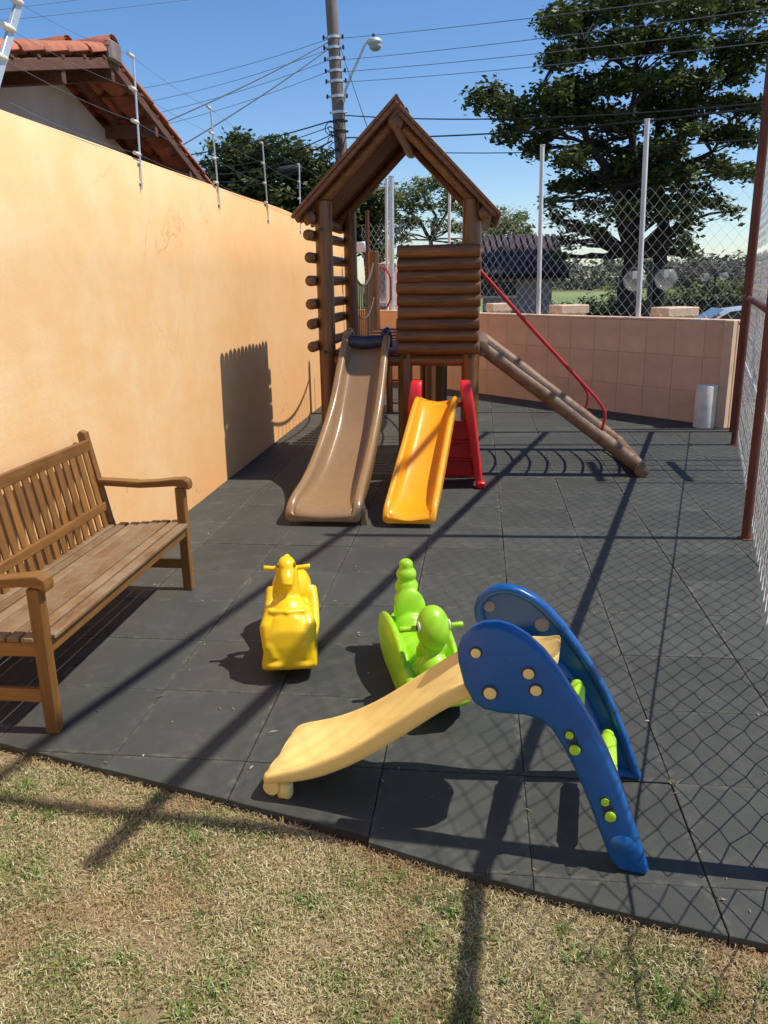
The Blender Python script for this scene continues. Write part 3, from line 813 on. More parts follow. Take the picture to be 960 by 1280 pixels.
# ================================================================== BLUE TODDLER SLIDE
ax = Vector((-.9906, .1371, 0)).normalized(); la = Vector((-.1371, -.9906, 0)).normalized()   # la points to the camera
BC = Vector((.545, 2.30, 0))
BS = thing('blue_toddler_slide', 'small slide with blue side panels, faded yellow chute and lime rungs', 'slide', tuple(BC))
outl = [(.571,.58),(.577,.624),(.564,.662),(.536,.693),(.50,.709),(.46,.714),(.418,.704),(.372,.680),(.325,.641),(.277,.586),(.224,.510),(.176,.440),(.132,.360),(.093,.275),(.054,.175),(.022,.085),(-.003,.012),(.006,.002),(.04,0),(.082,.004),(.108,.032),(.140,.112),(.179,.205),(.217,.288),(.255,.357),(.292,.410),(.33,.436),(.374,.444),(.443,.441),(.491,.447),(.523,.467),(.553,.515)]
LEAN = .12
def bpt(s, lat, z): return BC + ax*s + la*lat + Vector((0,0,z))
def hole(bm_holes, s, z, r_): bm_holes.append((s, z, r_))
for side in (1, -1):
    def fb(u, v, w_, side=side): return bpt(u, side*(.262-LEAN*v-w_), v)
    # dished panel: thick rounded rim with a slightly sunken face
    import itertools
    n_ = len(outl); cen = Vector((sum(p[0] for p in outl)/n_, sum(p[1] for p in outl)/n_))
    # inward offset of the outline
    area = sum(outl[i][0]*outl[(i+1) % n_][1]-outl[(i+1) % n_][0]*outl[i][1] for i in range(n_))
    sg = 1 if area > 0 else -1
    def inset(pl, d):
        out = []
        for i in range(len(pl)):
            a_ = Vector(pl[i-1]); b_ = Vector(pl[i]); c_ = Vector(pl[(i+1) % len(pl)])
            t_ = ((b_-a_).normalized()+(c_-b_).normalized()).normalized()
            nrm = Vector((-t_.y, t_.x))*sg; out.append((b_.x+nrm.x*d, b_.y+nrm.y*d))
        return out
    O1 = inset(outl, .006); O2 = inset(outl, .016)
    prof = [(O2, -.004), (O2, .0), (O1, -.0), (outl, .010), (outl, .036), (O1, .046), (O2, .048)]
    mb = MB()
    rows = []
    for pl, w_ in ((O2, 0.0), (O1, .003), (outl, .012), (outl, .036), (O1, .045), (O2, .048), (inset(outl, .028), .040), (inset(outl, .036), .024)):
        rows.append([fb(p[0], p[1], w_) for p in pl])
    V = mb.grid(rows, close_u=True)
    mb.bm.faces.new(V[0]); mb.bm.faces.new(list(reversed(V[-1])))
    bmesh.ops.triangulate(mb.bm, faces=[f for f in mb.bm.faces if len(f.verts) > 4])
    pn = wpart('side_panel', mb, M['blue'], BS, 50)
    # peg ends showing through the panel: amber for the chute, lime for the rungs
    for (s, z, r_, m_) in ((.520,.622,.0165,'peachy'),(.474,.504,.021,'peachy'),(.365,.575,.018,'peachy'),(.342,.527,.018,'peachy')):
        q = MB(); q.tube([fb(s,z,-.0012), fb(s,z,.01)], r_*1.22, 18); wpart('peg_shade_disc', q, M['navy'], pn, 50)  # flat navy disc paints the shaded gap around the peg
        q = MB(); q.tube([fb(s,z,-.005), fb(s,z,-.003), fb(s,z,.018)], [r_*.72, r_*.9, r_*.9], 16); wpart('chute_peg', q, M[m_], pn, 50)
    for (s, z) in ((.229,.388),(.119,.198)):
        q = MB(); q.tube([fb(s-.005,z-.026,-.0012), fb(s-.005,z-.026,.01)], .0205, 16); q.tube([fb(s+.012,z+.016,-.001), fb(s+.012,z+.016,.01)], .0165, 16); q.tube([fb(s+.0035,z-.005,-.0009), fb(s+.0035,z-.005,.01)], .0165, 16); wpart('peg_shade_disc', q, M['navy'], pn, 50)  # keyhole of navy discs, painted shade around the rung pegs
        q = MB(); q.tube([fb(s-.005,z-.026,-.008), fb(s-.005,z-.026,-.006), fb(s-.005,z-.026,.02)], [.013,.016,.016], 16); q.tube([fb(s+.012,z+.016,-.004), fb(s+.012,z+.016,.02)], .012, 14); wpart('rung_peg', q, M['lime'], pn, 50)
    for (s, z, r_) in ((.525,.628,.019),(.350,.575,.024)):
        q = MB(); q.tube([fb(s,z,.020), fb(s,z,.028)], r_, 18); wpart('peg_socket', q, simple('grey_socket', (.22,.22,.23), .5) if 'grey_socket' not in bpy.data.materials else bpy.data.materials['grey_socket'], pn, 50)
    if side == 1:   # moulded badge near the foot
        q = MB(); e1 = []; 
        for k in range(24):
            a_ = 2*math.pi*k/24; e1.append((.075+.040*math.cos(a_), .085+.034*math.sin(a_)))
        rows = [[fb(p[0], p[1], .002) for p in e1], [fb(.075+(p[0]-.075)*.8, .085+(p[1]-.085)*.8, -.006) for p in e1]]
        V = q.grid(rows, close_u=True); q.bm.faces.new(V[1]); wpart('moulded_badge', q, M['blue'], pn, 60)
for (s, z) in ((.229,.375),(.119,.190)):
    mb = MB(); A = bpt(s, .20-LEAN*z, z); B = bpt(s, -(.20-LEAN*z), z)
    n1 = A.lerp(B,.10); n2 = A.lerp(B,.9); mb.tube([A, A.lerp(B,.05), n1, A.lerp(B,.16), A.lerp(B,.84), n2, A.lerp(B,.95), B], [.021,.021,.028,.028,.028,.028,.021,.021], 16)
    wpart('rung', mb, M['lime'], BS, 50)
# chute: from the platform between the panels down to the lip
ct = [(.285,.575,.08,.590),(.31,.55,.09,.575),(.36,.515,.14,.545),(.44,.505,.15,.545),(.52,.480,.15,.525),(.58,.450,.15,.495),(.63,.418,.15,.462),(.70,.358,.152,.405),(.776,.298,.153,.345),(.85,.238,.155,.285),(.92,.190,.157,.232),(1.015,.136,.160,.175),(1.09,.108,.164,.140),(1.16,.093,.168,.116),(1.215,.084,.170,.098),(1.24,.068,.170,.078)]
rows = []
for (s, zb, hw, zr) in ct:
    row = []
    for q, zz in ((-1.0, zb-.024),(-1.03, zb-.008),(-1.03, zr-.012),(-1.0, zr-.002),(-.95, zr),(-.89, zr-.006),(-.82, (zr*.55+zb*.45)),(-.70, zb+.012),(-.45, zb),(0, zb-.004),(.45, zb),(.70, zb+.012),(.82, (zr*.55+zb*.45)),(.89, zr-.006),(.95, zr),(1.0, zr-.002),(1.03, zr-.012),(1.03, zb-.008),(1.0, zb-.024),(.85, zb-.028),(.7, zb-.022),(0, zb-.020),(-.7, zb-.022),(-.85, zb-.028)):
        row.append(bpt(s, q*hw, max(zz, .006)))
    rows.append(row)
mb = MB(); V = mb.grid(rows, close_u=True)
for e in (V[0], V[-1]):
    c = mb.bm.verts.new(sum((v.co for v in e), Vector())/len(e))
    for k in range(len(e)): mb.bm.faces.new((e[k], e[(k+1) % len(e)], c))
co = wpart('chute', mb, M['peachy'], BS, 60); sm = co.modifiers.new('s', 'SUBSURF'); sm.levels = 1; sm.render_levels = 1
for q in (-1, 1):
    mb = MB(); a_ = bpt(1.205, q*.155, .046); mb.tube([a_+la*q*.012, a_-la*q*.03], .028, 18); mb.box(bpt(1.165, q*.14, .03), (.05,.045,.06), math.atan2(ax.y, ax.x), .01)
    wpart('lip_foot', mb, M['peachy'], co, 50)

# ================================================================== ROCKERS (organic plastic shapes)
def remeshed(name, mb, m, parent, vox=.007, smooth=6, origin=None):
    me = mb.mesh(name, m, 60)
    o = link(name, me, parent)
    r_ = o.modifiers.new('r', 'REMESH'); r_.mode = 'VOXEL'; r_.voxel_size = vox; r_.use_smooth_shade = True
    s_ = o.modifiers.new('s', 'SMOOTH'); s_.factor = .5; s_.iterations = smooth
    return o
def crescent(mb, L0, L1, w0, w1, zf, ztop, n=14, thick=None):
    """rocker hull: bottom z=zf(t), top z=ztop(t), half width w(t)"""
    rows = []
    for i in range(n+1):
        t = i/n; y = L0+(L1-L0)*t; b_ = zf(t); tp = ztop(t); hw = w0+(w1-w0)*t
        hw2 = hw*(1-.55*abs(2*t-1)**5)
        rows.append([(-hw2*.86, y, b_), (-hw2, y, b_+(tp-b_)*.25), (-hw2*.97, y, b_+(tp-b_)*.75), (-hw2*.88, y, tp), (0, y, tp), (hw2*.88, y, tp), (hw2*.97, y, b_+(tp-b_)*.75), (hw2, y, b_+(tp-b_)*.25), (hw2*.86, y, b_), (0, y, b_)])
    V = mb.grid(rows, close_u=True); mb.bm.faces.new(V[0]); mb.bm.faces.new(list(reversed(V[-1])))
# --- yellow horse, facing the camera; local -Y is forward
HO = thing('rocking_horse', 'yellow plastic rocking horse facing the camera', 'ride-on toy', (-.86, 3.46, 0), rot=(0,0,R(11)))
mb = MB()
def hull(mb, secs):
    rows = []
    for (y, zb, zt, wb_, wt_) in secs:
        row = []
        for (fx, fz) in ((.80,0),(.97,.05),(1,.16),(.985,.35),(.95,.6),(.86,.82),(.66,.95),(.35,1.0)):
            wv = wb_+(wt_-wb_)*fz; row.append((fx*wv, y, zb+(zt-zb)*fz))
        rows.append([(-p[0], p[1], p[2]) for p in row] + [(p[0], p[1], p[2]) for p in reversed(row)])
    V = mb.grid(rows, close_u=True); mb.bm.faces.new(V[0]); mb.bm.faces.new(list(reversed(V[-1])))
hull(mb, [(-.355,.085,.17,.10,.085),(-.345,.062,.24,.123,.10),(-.31,.046,.295,.126,.085),(-.22,.030,.33,.126,.078),(-.14,.014,.335,.126,.078),(-.05,.006,.28,.124,.09),(.05,.006,.215,.122,.09),(.14,.014,.225,.120,.088),(.21,.030,.24,.118,.080),(.27,.046,.25,.115,.070),(.32,.065,.24,.11,.055),(.345,.09,.21,.09,.045)])
# folded front legs, knees and hooves in relief
for q in (-1, 1):
    mb.tube([(q*.060,-.22,.29),(q*.084,-.285,.235),(q*.078,-.325,.165),(q*.060,-.335,.115)], [.042,.042,.036,.03], 12)
    mb.ball((q*.060,-.335,.088), (.056,.035,.024))
    mb.tube([(q*.092,.18,.24),(q*.104,.12,.18),(q*.110,.02,.12),(q*.108,-.06,.09)], [.032,.028,.024,.018], 12)
mb.ball((0,-.325,.125), (.035,.03,.05))
mb.ball((0,.21,.235), (.098,.135,.105)); mb.ball((0,-.20,.275), (.088,.10,.085))
# neck and head
mb.tube([(0,-.17,.24),(0,-.175,.33),(0,-.165,.41),(0,-.155,.465)], [.064,.056,.052,.047], 16)
mb.ball((0,-.16,.475), (.041,.058,.045)); mb.tube([(0,-.165,.475),(0,-.225,.43),(0,-.245,.405)], [.038,.032,.028], 14)
mb.tube([(0,-.09,.50),(0,-.065,.42),(0,-.05,.33),(0,-.03,.26)], [.016,.02,.02,.018], 10)     # mane ridge
mb.tube([(0,.32,.28),(0,.36,.22),(0,.355,.15)], [.024,.028,.016], 10)                        # tail
# chest band
mb.tube([(-.098,-.17,.29),(-.07,-.275,.305),(0,-.300,.312),(.07,-.275,.305),(.098,-.17,.29)], .011, 8)
hb = remeshed('body', mb, M['lemon'], HO, .0062, 9)
for q in (-1, 1):
    m2 = MB(); m2.tube([(q*.03,-.14,.455),(q*.070,-.14,.458),(q*.098,-.14,.461),(q*.102,-.14,.461)], [.0115,.0105,.0115,.009], 12); link('handle', m2.mesh('handle', M['lemon']), HO)
    m2 = MB(); m2.ball((q*.037,-.185,.487), (.006,.011,.011)); link('eye', m2.mesh('eye', simple('eye_dark_yellow', (.28,.13,.01), .3)), HO)
# --- green caterpillar
CA = thing('caterpillar_rocker', 'lime green caterpillar rocker behind the blue slide', 'ride-on toy', (-.235, 3.22, 0), rot=(0,0,math.atan2(.55,-.17)+math.pi/2+math.pi))
CA.rotation_euler = (0,0,R(17))
mb = MB()
crescent(mb, -.48, .36, .140, .130, lambda t: .006+.40*(t-.52)**2, lambda t: .060+.42*(t-.5)**2)
for q in (-1, 1):       # rounded rocker flanks
    mb.ball((q*.112, .07, .125), (.036,.285,.125), 24, 16); mb.ball((q*.100, -.20, .085), (.038,.20,.07), 20, 12)
# body of round segments rising to the head in front and to the tail behind
segs = [(-.265,.175,.060),(-.225,.245,.056),(-.19,.125,.070),(-.12,.10,.082),(-.045,.09,.088),(.035,.095,.088),(.115,.115,.082),(.185,.155,.074),(.235,.215,.062)]
for y, z, r_ in segs: mb.ball((0,y,z), (r_*1.12,r_*.86,r_*1.04))
for z, r_, y in ((.262,.062,.262),(.325,.055,.270),(.382,.048,.276),(.428,.034,.280)): mb.ball((0,y,z), (r_,r_,r_*.82))
# seat with back
mb.ball((0,.05,.150), (.085,.16,.035)); 
mb.ball((0,.205,.235), (.076,.030,.100), 20, 14, Matrix.Rotation(R(-10),3,'X'))
mb.box((0,-.13,.175), (.10,.03,.12), Matrix.Rotation(R(25),3,'X'), .01)
body = remeshed('body', mb, M['green'], CA, .006, 6)
mb = MB(); mb.ball((0,0,0), (.068,.066,.094), 24, 16)
hd = link('head', mb.mesh('head', M['green'], 60), CA, (0,-.235,.335), (R(-14),0,0))
for q in (-1, 1):
    m2 = MB(); m2.ball((q*.062,-.018,.012), (.008,.020,.024), 16, 10); e = link('eye', m2.mesh('eye', simple('eye_white', (.7,.68,.62), .3), 60), hd)
    m3 = MB(); m3.ball((q*.068,-.020,.010), (.005,.010,.013), 12, 8); link('pupil', m3.mesh('pupil', M['dark_metal'], 60), hd)
    m2 = MB(); m2.tube([(q*.05,.025,.0),(q*.112,.03,.0),(q*.126,.03,.0),(q*.132,.03,0)], [.0125,.0115,.013,.010], 12); link('handle', m2.mesh('handle', M['green']), hd)

# ================================================================== BENCH
BE = thing('garden_bench', 'slatted brown wooden garden bench against the peach wall', 'bench', (-1.85, 3.42, 0))
Y0, Y1 = 2.655, 4.185
def bp(name, mb, m): return wpart(name, mb, m, BE, 30)
for y in (Y0, Y1):
    mb = MB(); mb.beam((-1.628,y,0), (-1.628,y,.60), .052, .048, .004, Vector((0,1,0))); bp('front_leg', mb, M['teak_z'])
    # curved rear leg and back post
    pl = [(-2.06,0),(-2.012,0),(-2.030,.36),(-2.045,.42),(-2.135,.905),(-2.165,.915),(-2.182,.895),(-2.098,.42),(-2.082,.36)]
    mb = MB(); mb.prism(pl, lambda u, v, w_: (u, w_, v), (y-.024,y+.024), .003, 1); bp('back_post', mb, M['teak_z'])
    # armrest with the shaped front
    pl = [(-2.09,.612),(-1.95,.606),(-1.85,.600),(-1.75,.606),(-1.66,.612),(-1.60,.606),(-1.572,.592),(-1.566,.612),(-1.572,.640),(-1.60,.655),(-1.66,.652),(-1.76,.640),(-1.86,.634),(-1.95,.640),(-2.09,.646)]
    mb = MB(); mb.prism(pl, lambda u, v, w_: (u, w_, v), (y-.033,y+.033), .004, 1); bp('armrest', mb, M['teak'])
    mb = MB(); mb.beam((-2.03,y,.155), (-1.64,y,.155), .024, .055, .003); bp('stretcher', mb, M['teak'])
    mb = MB(); mb.beam((-2.05,y,.345), (-1.645,y,.352), .026, .06, .003); bp('side_rail', mb, M['teak'])
mb = MB(); mb.beam((-1.622,Y0+.026,.353), (-1.622,Y1-.026,.353), .026, .058, .003); bp('front_rail', mb, M['teak_y'])
mb = MB(); mb.beam((-1.85,(Y0+Y1)/2-.0,.345), (-1.64,(Y0+Y1)/2,.345), .03, .05, .003); bp('seat_support', mb, M['teak'])
for k in range(8):
    x = -1.615-k*.0585-(.010 if k > 5 else 0)-(.006 if k > 4 else 0); z = .394-.012*k/7-(.0 if k else .004)+.006*math.sin(k*.8)
    ya, yb = (Y0+.028, Y1-.028) if k in (0, ) else (Y0-.026+random.uniform(-.004,.004), Y1+.02+random.uniform(-.006,.006))
    if k > 6: ya, yb = Y0+.03, Y1-.03
    mb = MB((x, 3.42, z)); mb.beam((x,ya,z), (x+random.uniform(-.002,.002),yb,z), .0505, .020, .004); mb.build('seat_slat', M['teak_worn'], BE, 30)
def bk(z): return -2.052-(z-.42)*.172     # x of the back plane at a height
for z, h_ in ((.495,.048),(.838,.062)):
    mb = MB(); mb.beam((bk(z),Y0+.024,z), (bk(z),Y1-.024,z), .026, h_, .004); bp('back_rail', mb, M['teak_y'])
nb = 19
for k in range(nb):
    y = Y0+.078+(Y1-Y0-.156)*k/(nb-1)
    mb = MB((bk(.66), y, .66)); mb.beam((bk(.51),y,.51), (bk(.812),y,.812), .052, .012, .003, Vector((1,0,0))); mb.build('back_slat', M['teak_z'], BE, 30)
for k in range(nb):   # short slats below the lower back rail
    y = Y0+.078+(Y1-Y0-.156)*k/(nb-1)
    mb = MB((bk(.44), y, .44)); mb.beam((bk(.385),y,.385), (bk(.475),y,.475), .046, .012, .003, Vector((1,0,0))); mb.build('back_slat', M['teak_z'], BE, 30)

# ================================================================== ELECTRIC FENCE ON THE WALL
rods = [((166.5,69),(177.5,237),3), ((263,134),(275,262),3), ((328,178),(336,280),3), ((374,205),(376,293),2)]
names = ['nearest thin', 'second thin', 'third thin', 'farthest thin']
tops = []
for i, (tp, bt, n) in enumerate(rods):
    T = atX(*tp, -2.195); B = atX(*bt, -2.2); T.y = (T.y+B.y)/2*0+T.y
    t = thing('electric_fence_rod', ['thin metal rod with insulators on the peach wall in front of the house gable', 'thin metal rod on the peach wall at the foot of the tiled roof', 'thin metal rod on the peach wall before the dense green tree', 'thin metal rod on the peach wall closest to the log tower'][i], 'fence rod', tuple(B), 'electric fence rods on the peach wall')
    mb = MB(B); mb.tube([B, B.lerp(T,.5), T], [.006,.0075,.0075], 8); mb.build('rod', M['alu'], t)
    ins = []
    for k in range(4):
        f = 1-.24*k; p = B.lerp(T, f)-Vector((0,.0,.01))
        q = p+Vector((0,-.085,.0)); mb = MB(p); mb.tube([p+Vector((0,.012,0)), p.lerp(q,.3), p.lerp(q,.6), q], [.008,.013,.010,.012], 10); mb.build('insulator', M['porcelain'], t); ins.append(p+Vector((0,-.05,0)))
    tops.append(ins)
    for zz in (.04, .16):
        mb = MB(); mb.box(tuple(B+Vector((-.008,0,zz))), (.02,.04,.012), None, .002); wpart('clip', mb, M['alu'], t)
# big strut at the left edge, leaning
T = atX(24, 2, -2.19); B = atX(-14, 135, -2.2)
t = thing('fence_strut', 'flat metal strut with insulators at the top left edge of the photo', 'fence strut', tuple(B))
mb = MB(); mb.beam(B, T, .045, .018, .002, Vector((1,0,0))); wpart('strut', mb, M['alu'], t)
st_ins = []
for f in (.985,.72,.45):
    p = B.lerp(T, f); mb = MB(p); mb.tube([p+Vector((.01,.01,0)), p+Vector((.01,-.04,0)), p+Vector((.01,-.09,0))], [.012,.018,.014], 10); mb.build('insulator', M['porcelain'], t); st_ins.append(p)
wl = ['highest', 'second highest', 'third highest', 'lowest']
for k in range(4):
    pts = []
    chainp = [ins[k] for ins in tops]
    first = st_ins[min(k, 2)] - Vector((0,0,.18*(k > 2)))
    chainp = [first]+chainp
    for a_, b_ in zip(chainp, chainp[1:]): pts += catn(a_, b_, .02, 6)[:-1]
    pts.append(chainp[-1]); pts.append(chainp[-1]+Vector((0,4.3,0)))
    mb = MB(); mb.tube(pts, .0012, 4); o = mb.build('electric_fence_wire', M['cable_grey'], None)
    tag(o, wl[k]+' thin wire strung between the rods along the peach wall', 'wire', 'electric fence wires above the peach wall')

# ================================================================== NEIGHBOUR HOUSE
RKX = -2.92; WX = -3.42
HS = thing('neighbour_house', 'grey rendered gable house with clay tile roof beyond the peach wall', 'house', (-5.5, 7.6, 0))
RY, RZ = 6.89, 3.44; SLN = .235; SLF = .325; YE = 4.9
def rz(y): return RZ - (abs(y-RY)*(SLF if y > RY else SLN))
mb = MB()
pl = [(5.2,-.6),(5.2,rz(5.2)-.10),(RY,RZ-.12),(11.2,rz(11.2)-.10),(11.2,-.6)]
mb.prism(pl, lambda u, v, w_: (w_, u, v), (-8.6, WX)); wpart('gable_wall', mb, M['gable'], HS, 0)
# rafters and battens under the overhang
for y in (6.05, 6.9, 7.75, 8.6, 9.45, 10.4):
    z = rz(y)-.13; mb = MB(); mb.beam((-3.9,y,z), (RKX-.02,y,z), .06, .11, .004); wpart('purlin', mb, M['roofwood'], HS, 30)
for x in (RKX-.03, RKX-.40):
    mb = MB(); mb.beam((x,RY,RZ-.055), (x,11.4,rz(11.4)-.055), .045, .075, .004); mb.beam((x,RY,RZ-.055), (x,YE+.04,rz(YE)-.05), .045, .075, .004); wpart('rafter', mb, M['roofwood'], HS, 30)
y = YE+.1
while y < 11.4:
    if abs(y-RY) > .08:
        mb = MB((RKX-2,y,rz(y)-.008)); mb.box((RKX-2.0,y,rz(y)-.012), (4.0,.04,.022), None, .003); mb.build('batten', M['roofwood'], HS, 30)
    y += .345
mb = MB(); mb.beam((-8,YE-.01,rz(YE)-.065), (RKX-.42,YE-.01,rz(YE)-.065), .03, .12, .004); wpart('fascia', mb, M['fascia'], HS, 30)
# clay tiles: half-barrel pans, each its own piece where it shows large
def tile_mesh(L=.40, w0=.098, w1=.118, inv=False):
    mb = MB(); rows = []
    for j in range(3):
        t = j/2; y = -L*t; w_ = w0+(w1-w0)*t; row = []
        for k in range(9):
            a_ = math.pi*k/8; rr = w_
            row.append((math.cos(a_)*rr, y, (math.sin(a_)*rr*.62)*(-1 if inv else 1)+(.0 if not inv else .045)))
        for k in range(8, -1, -1):
            a_ = math.pi*k/8; rr = w_-.014
            row.append((math.cos(a_)*rr, y, (math.sin(a_)*(rr*.62)-(.008 if not inv else -.008))*(-1 if inv else 1)+(.0 if not inv else .045)))
        rows.append(row)
    V = mb.grid(rows, close_u=True)
    mb.bm.faces.new(V[0]); mb.bm.faces.new(list(reversed(V[-1])))
    bmesh.ops.triangulate(mb.bm, faces=[f for f in mb.bm.faces if len(f.verts) > 4])
    return mb.mesh('roof_tile', M['tile'], 35)
TM = tile_mesh(); TI = tile_mesh(inv=True)
slope_n = math.atan(SLN); slope_f = math.atan(SLF)
nt_ = 0
for side in (-1, 1):
    ncourse = 6 if side < 0 else 12
    for c_ in range(ncourse):
        for col in range(16):
            if side < 0 and c_ == 3 and col >= 0 and False: continue
            x = RKX-.10-col*.232
            s = c_*.345+.03+(.02 if side < 0 else 0)
            if side < 0:
                y = RY - s*math.cos(slope_n); z = RZ - s*math.sin(slope_n)
                if c_ > 5: continue
            else:
                y = RY + s*math.cos(slope_f); z = RZ - s*math.sin(slope_f)
                if col > 5 and c_ > 6: continue
            rt = (slope_n+.035, 0, 0) if side < 0 else (slope_f+.035, 0, math.pi)
            o = link('roof_tile', TM, HS, (x-HS.location.x+random.uniform(-.006,.006), y-HS.location.y, z+.035+random.uniform(-.003,.003)), (rt[0], random.uniform(-.02,.02), rt[2]+random.uniform(-.03,.03)))
            if side < 0 or col < 4:
                o = link('roof_tile', TI, HS, (x-.116-HS.location.x, y-HS.location.y, z+.0), rt)
            nt_ += 1
rc = MB(); rows = []
for j in range(5):
    t = j/4; xx = -.40*t; rr = [.115,.115,.108,.104,.10][j]; rows.append([(xx, math.cos(math.pi*k/10)*rr, math.sin(math.pi*k/10)*rr*.85) for k in range(11)]+[(xx, math.cos(math.pi*k/10)*(rr-.015), math.sin(math.pi*k/10)*(rr*.85-.015)) for k in range(10,-1,-1)])
V = rc.grid(rows, close_u=True); rcm = None
rc.tube([(-.0,.0,.0),(-.001,0,0)], .001, 3)
rcm = rc.mesh('ridge_tile', M['tile'], 40)
for k in range(11):
    o = link('ridge_tile', rcm, HS, (RKX+.02-.37*k-HS.location.x, RY-HS.location.y, RZ+.045+.012*(k % 2)), (0, -.06, random.uniform(-.02,.02)))
mb = MB(); mb.box((RKX+.0,RY,RZ+.02), (.06,.22,.16), None, .02); wpart('ridge_end', mb, simple('mortar', (.22,.18,.16), .9, var=.3), HS, 30)

# ================================================================== UTILITY POLE, LAMP, CABLES
PY = 22.0
pb = atY(434, 300, PY); pt = atY(411.5, -30, PY); d_ = (pt-pb).normalized(); pb = pb - d_*((pb.z+.6)/d_.z)
UP = thing('utility_pole', 'grey concrete utility pole with metal bands behind the tower roof', 'pole', tuple(pb))
mb = MB(); mb.tube([pb, pb.lerp(pt,.5), pt, pt+d_*.6], [.20,.165,.135,.13], 18); wpart('shaft', mb, M['pole'], UP)
for py in (47, 60, 74, 89, 102, 121, 141, 152, 165):
    f = (atY(420, py, PY).z-pb.z)/(pt.z-pb.z); c = pb.lerp(pt, f); r_ = .20-.065*f+.012
    mb = MB(c); mb.tube([c-d_*.03, c+d_*.03], r_, 16)
    for q in (-1, 1): mb.box(c+Vector((q*(r_+.03),-.03,0)), (.05,.05,.05), None, .008)
    mb.build('band', M['dark_metal'] if py > 150 else M['alu'], UP)
    if py < 125:
        for q in (-1, 1):
            mb = MB(); c2 = c+Vector((q*(r_+.08),-.05,0)); mb.tube([c2-Vector((0,0,.05)), c2, c2+Vector((0,0,.05))], [.02,.03,.02], 8); wpart('insulator', mb, M['dark_metal'], UP)
mb = MB()
for k in range(9):  # tangle of cable coils and splice boxes at the pole
    c = atY(418+random.uniform(-4,4), 160+k*6, PY-.25); mb.tube([c+Vector((.18*math.cos(a_*.7+k), .05, .16*math.sin(a_*.7))) for a_ in range(9)], .012, 5)
wpart('cable_coil', mb, M['cable'], UP)
# street lamp arm on the same pole
SLm = thing('street_lamp', 'white curved lamp arm with round head fixed to the utility pole', 'street lamp', tuple(atY(430,126,PY-.2)))
pts = [atY(*p, PY-.2) for p in ((430,128),(432,112),(440,92),(450,70),(455,58),(459,51),(464,49))]
mb = MB(); mb.tube(pts, .030, 10); wpart('arm', mb, M['whitepaint'], SLm)
c = atY(468, 54, PY-.2); mb = MB(c); mb.ball(c+Vector((0,0,.03)), (.19,.17,.10), 20, 12); mb.build('head', M['alu'], SLm)
mb = MB(c); mb.ball(c-Vector((-.02,0,.06)), (.155,.14,.12), 20, 12); mb.build('lamp_glass', simple('lamp_glass', (.42,.42,.38), .2), SLm)
mb = MB(c); mb.tube([c+Vector((-.02,0,.12)), c+Vector((-.02,0,.2))], .035, 8); mb.build('sensor', M['dark_metal'], SLm)
# cables: (pixel start, depth), (pixel end, depth), sag, radius, material, label
CB = [
 ((424,48,PY),(1000,-22,13),.05,.0065,'cable_grey','grey overhead cable from the highest band of the pole to the upper right'),
 ((424,75,PY),(1000,5,13),.05,.0065,'cable_grey','second grey overhead cable from the top, running right across the big tree'),
 ((424,90,PY),(1000,28,13),.05,.0065,'cable_grey','third grey overhead cable from the top, running right across the big tree'),
 ((424,103,PY),(1000,48,13),.05,.0065,'cable_grey','fourth grey overhead cable from the top, running right across the big tree'),
 ((428,144,PY),(1000,124,15),.18,.014,'cable','black cable leaving the pole just behind the roof apex to the right'),
 ((428,172,PY),(1000,128,15),.15,.017,'cable','thick black cable crossing the middle of the big tree'),
 ((428,186,PY),(1000,168,18),.2,.011,'cable','thin black cable below the thick one, right of the tower roof'),
 ((410,49,PY),(100,120,26),.2,.0065,'cable_grey','top grey cable from the pole running left over the tiled roof'),
 ((411,62,PY),(100,140,26),.2,.0065,'cable_grey','second grey cable from the pole running left over the tiled roof'),
 ((412,75,PY),(100,158,26),.2,.0065,'cable_grey','third grey cable from the pole running left over the tiled roof'),
 ((412,89,PY),(100,176,26),.2,.0065,'cable_grey','fourth grey cable from the pole running left over the tiled roof'),
 ((412,52,PY),(150,176,16),.08,.012,'cable','black service cable sloping steeply from the pole to the tiled roof'),
 ((412,60,PY),(170,215,15),.08,.013,'cable','lower black service cable sloping steeply behind the fence rods'),
 ((414,151,PY),(100,205,26),.25,.017,'cable','thick black cable running left from the lower part of the pole'),
 ((414,158,PY),(100,222,26),.3,.011,'cable','thin black cable just below the thick one left of the pole'),
 ((415,168,PY),(230,206,26),.3,.014,'cable','black telephone cable drooping in front of the dense left tree'),
 ((415,176,PY),(230,214,26),.35,.020,'cable','heaviest black telephone cable in the bundle left of the pole'),
 ((415,184,PY),(230,222,26),.4,.014,'cable','lower black telephone cable in front of the dense left tree'),
 ((415,190,PY),(230,232,26),.4,.013,'cable','lowest black telephone cable left of the pole'),
 ((425,58,PY),(470,190,12),.02,.007,'cable','thin stay wire dropping from the pole behind the tower roof'),
 ((0,12,20),(310,-30,24),.02,.006,'cable_grey','pale cable crossing the top left corner of the sky'),
 ((0,26,20),(330,-12,24),.02,.006,'cable_grey','lower pale cable crossing the top left corner of the sky'),
]
for (a_, b_, sag, r_, mt, lab) in CB:
    p = atY(*a_); q = atY(*b_); mb = MB(); mb.tube(catn(p, q, sag, 16), r_, 5)
    o = mb.build('overhead_cable', M[mt], None); tag(o, lab, 'cable', 'overhead cables')
c = atY(362, 214, 24); mb = MB(c); mb.tube([c+Vector((-.32,0,-.02)), c+Vector((-.28,0,0)), c+Vector((.28,0,.05)), c+Vector((.34,0,.05))], [.08,.13,.13,.08], 12)
o = mb.build('splice_box', M['cable'], None); tag(o, 'black cable splice box hanging before the dense tree left of the tower', 'junction box')

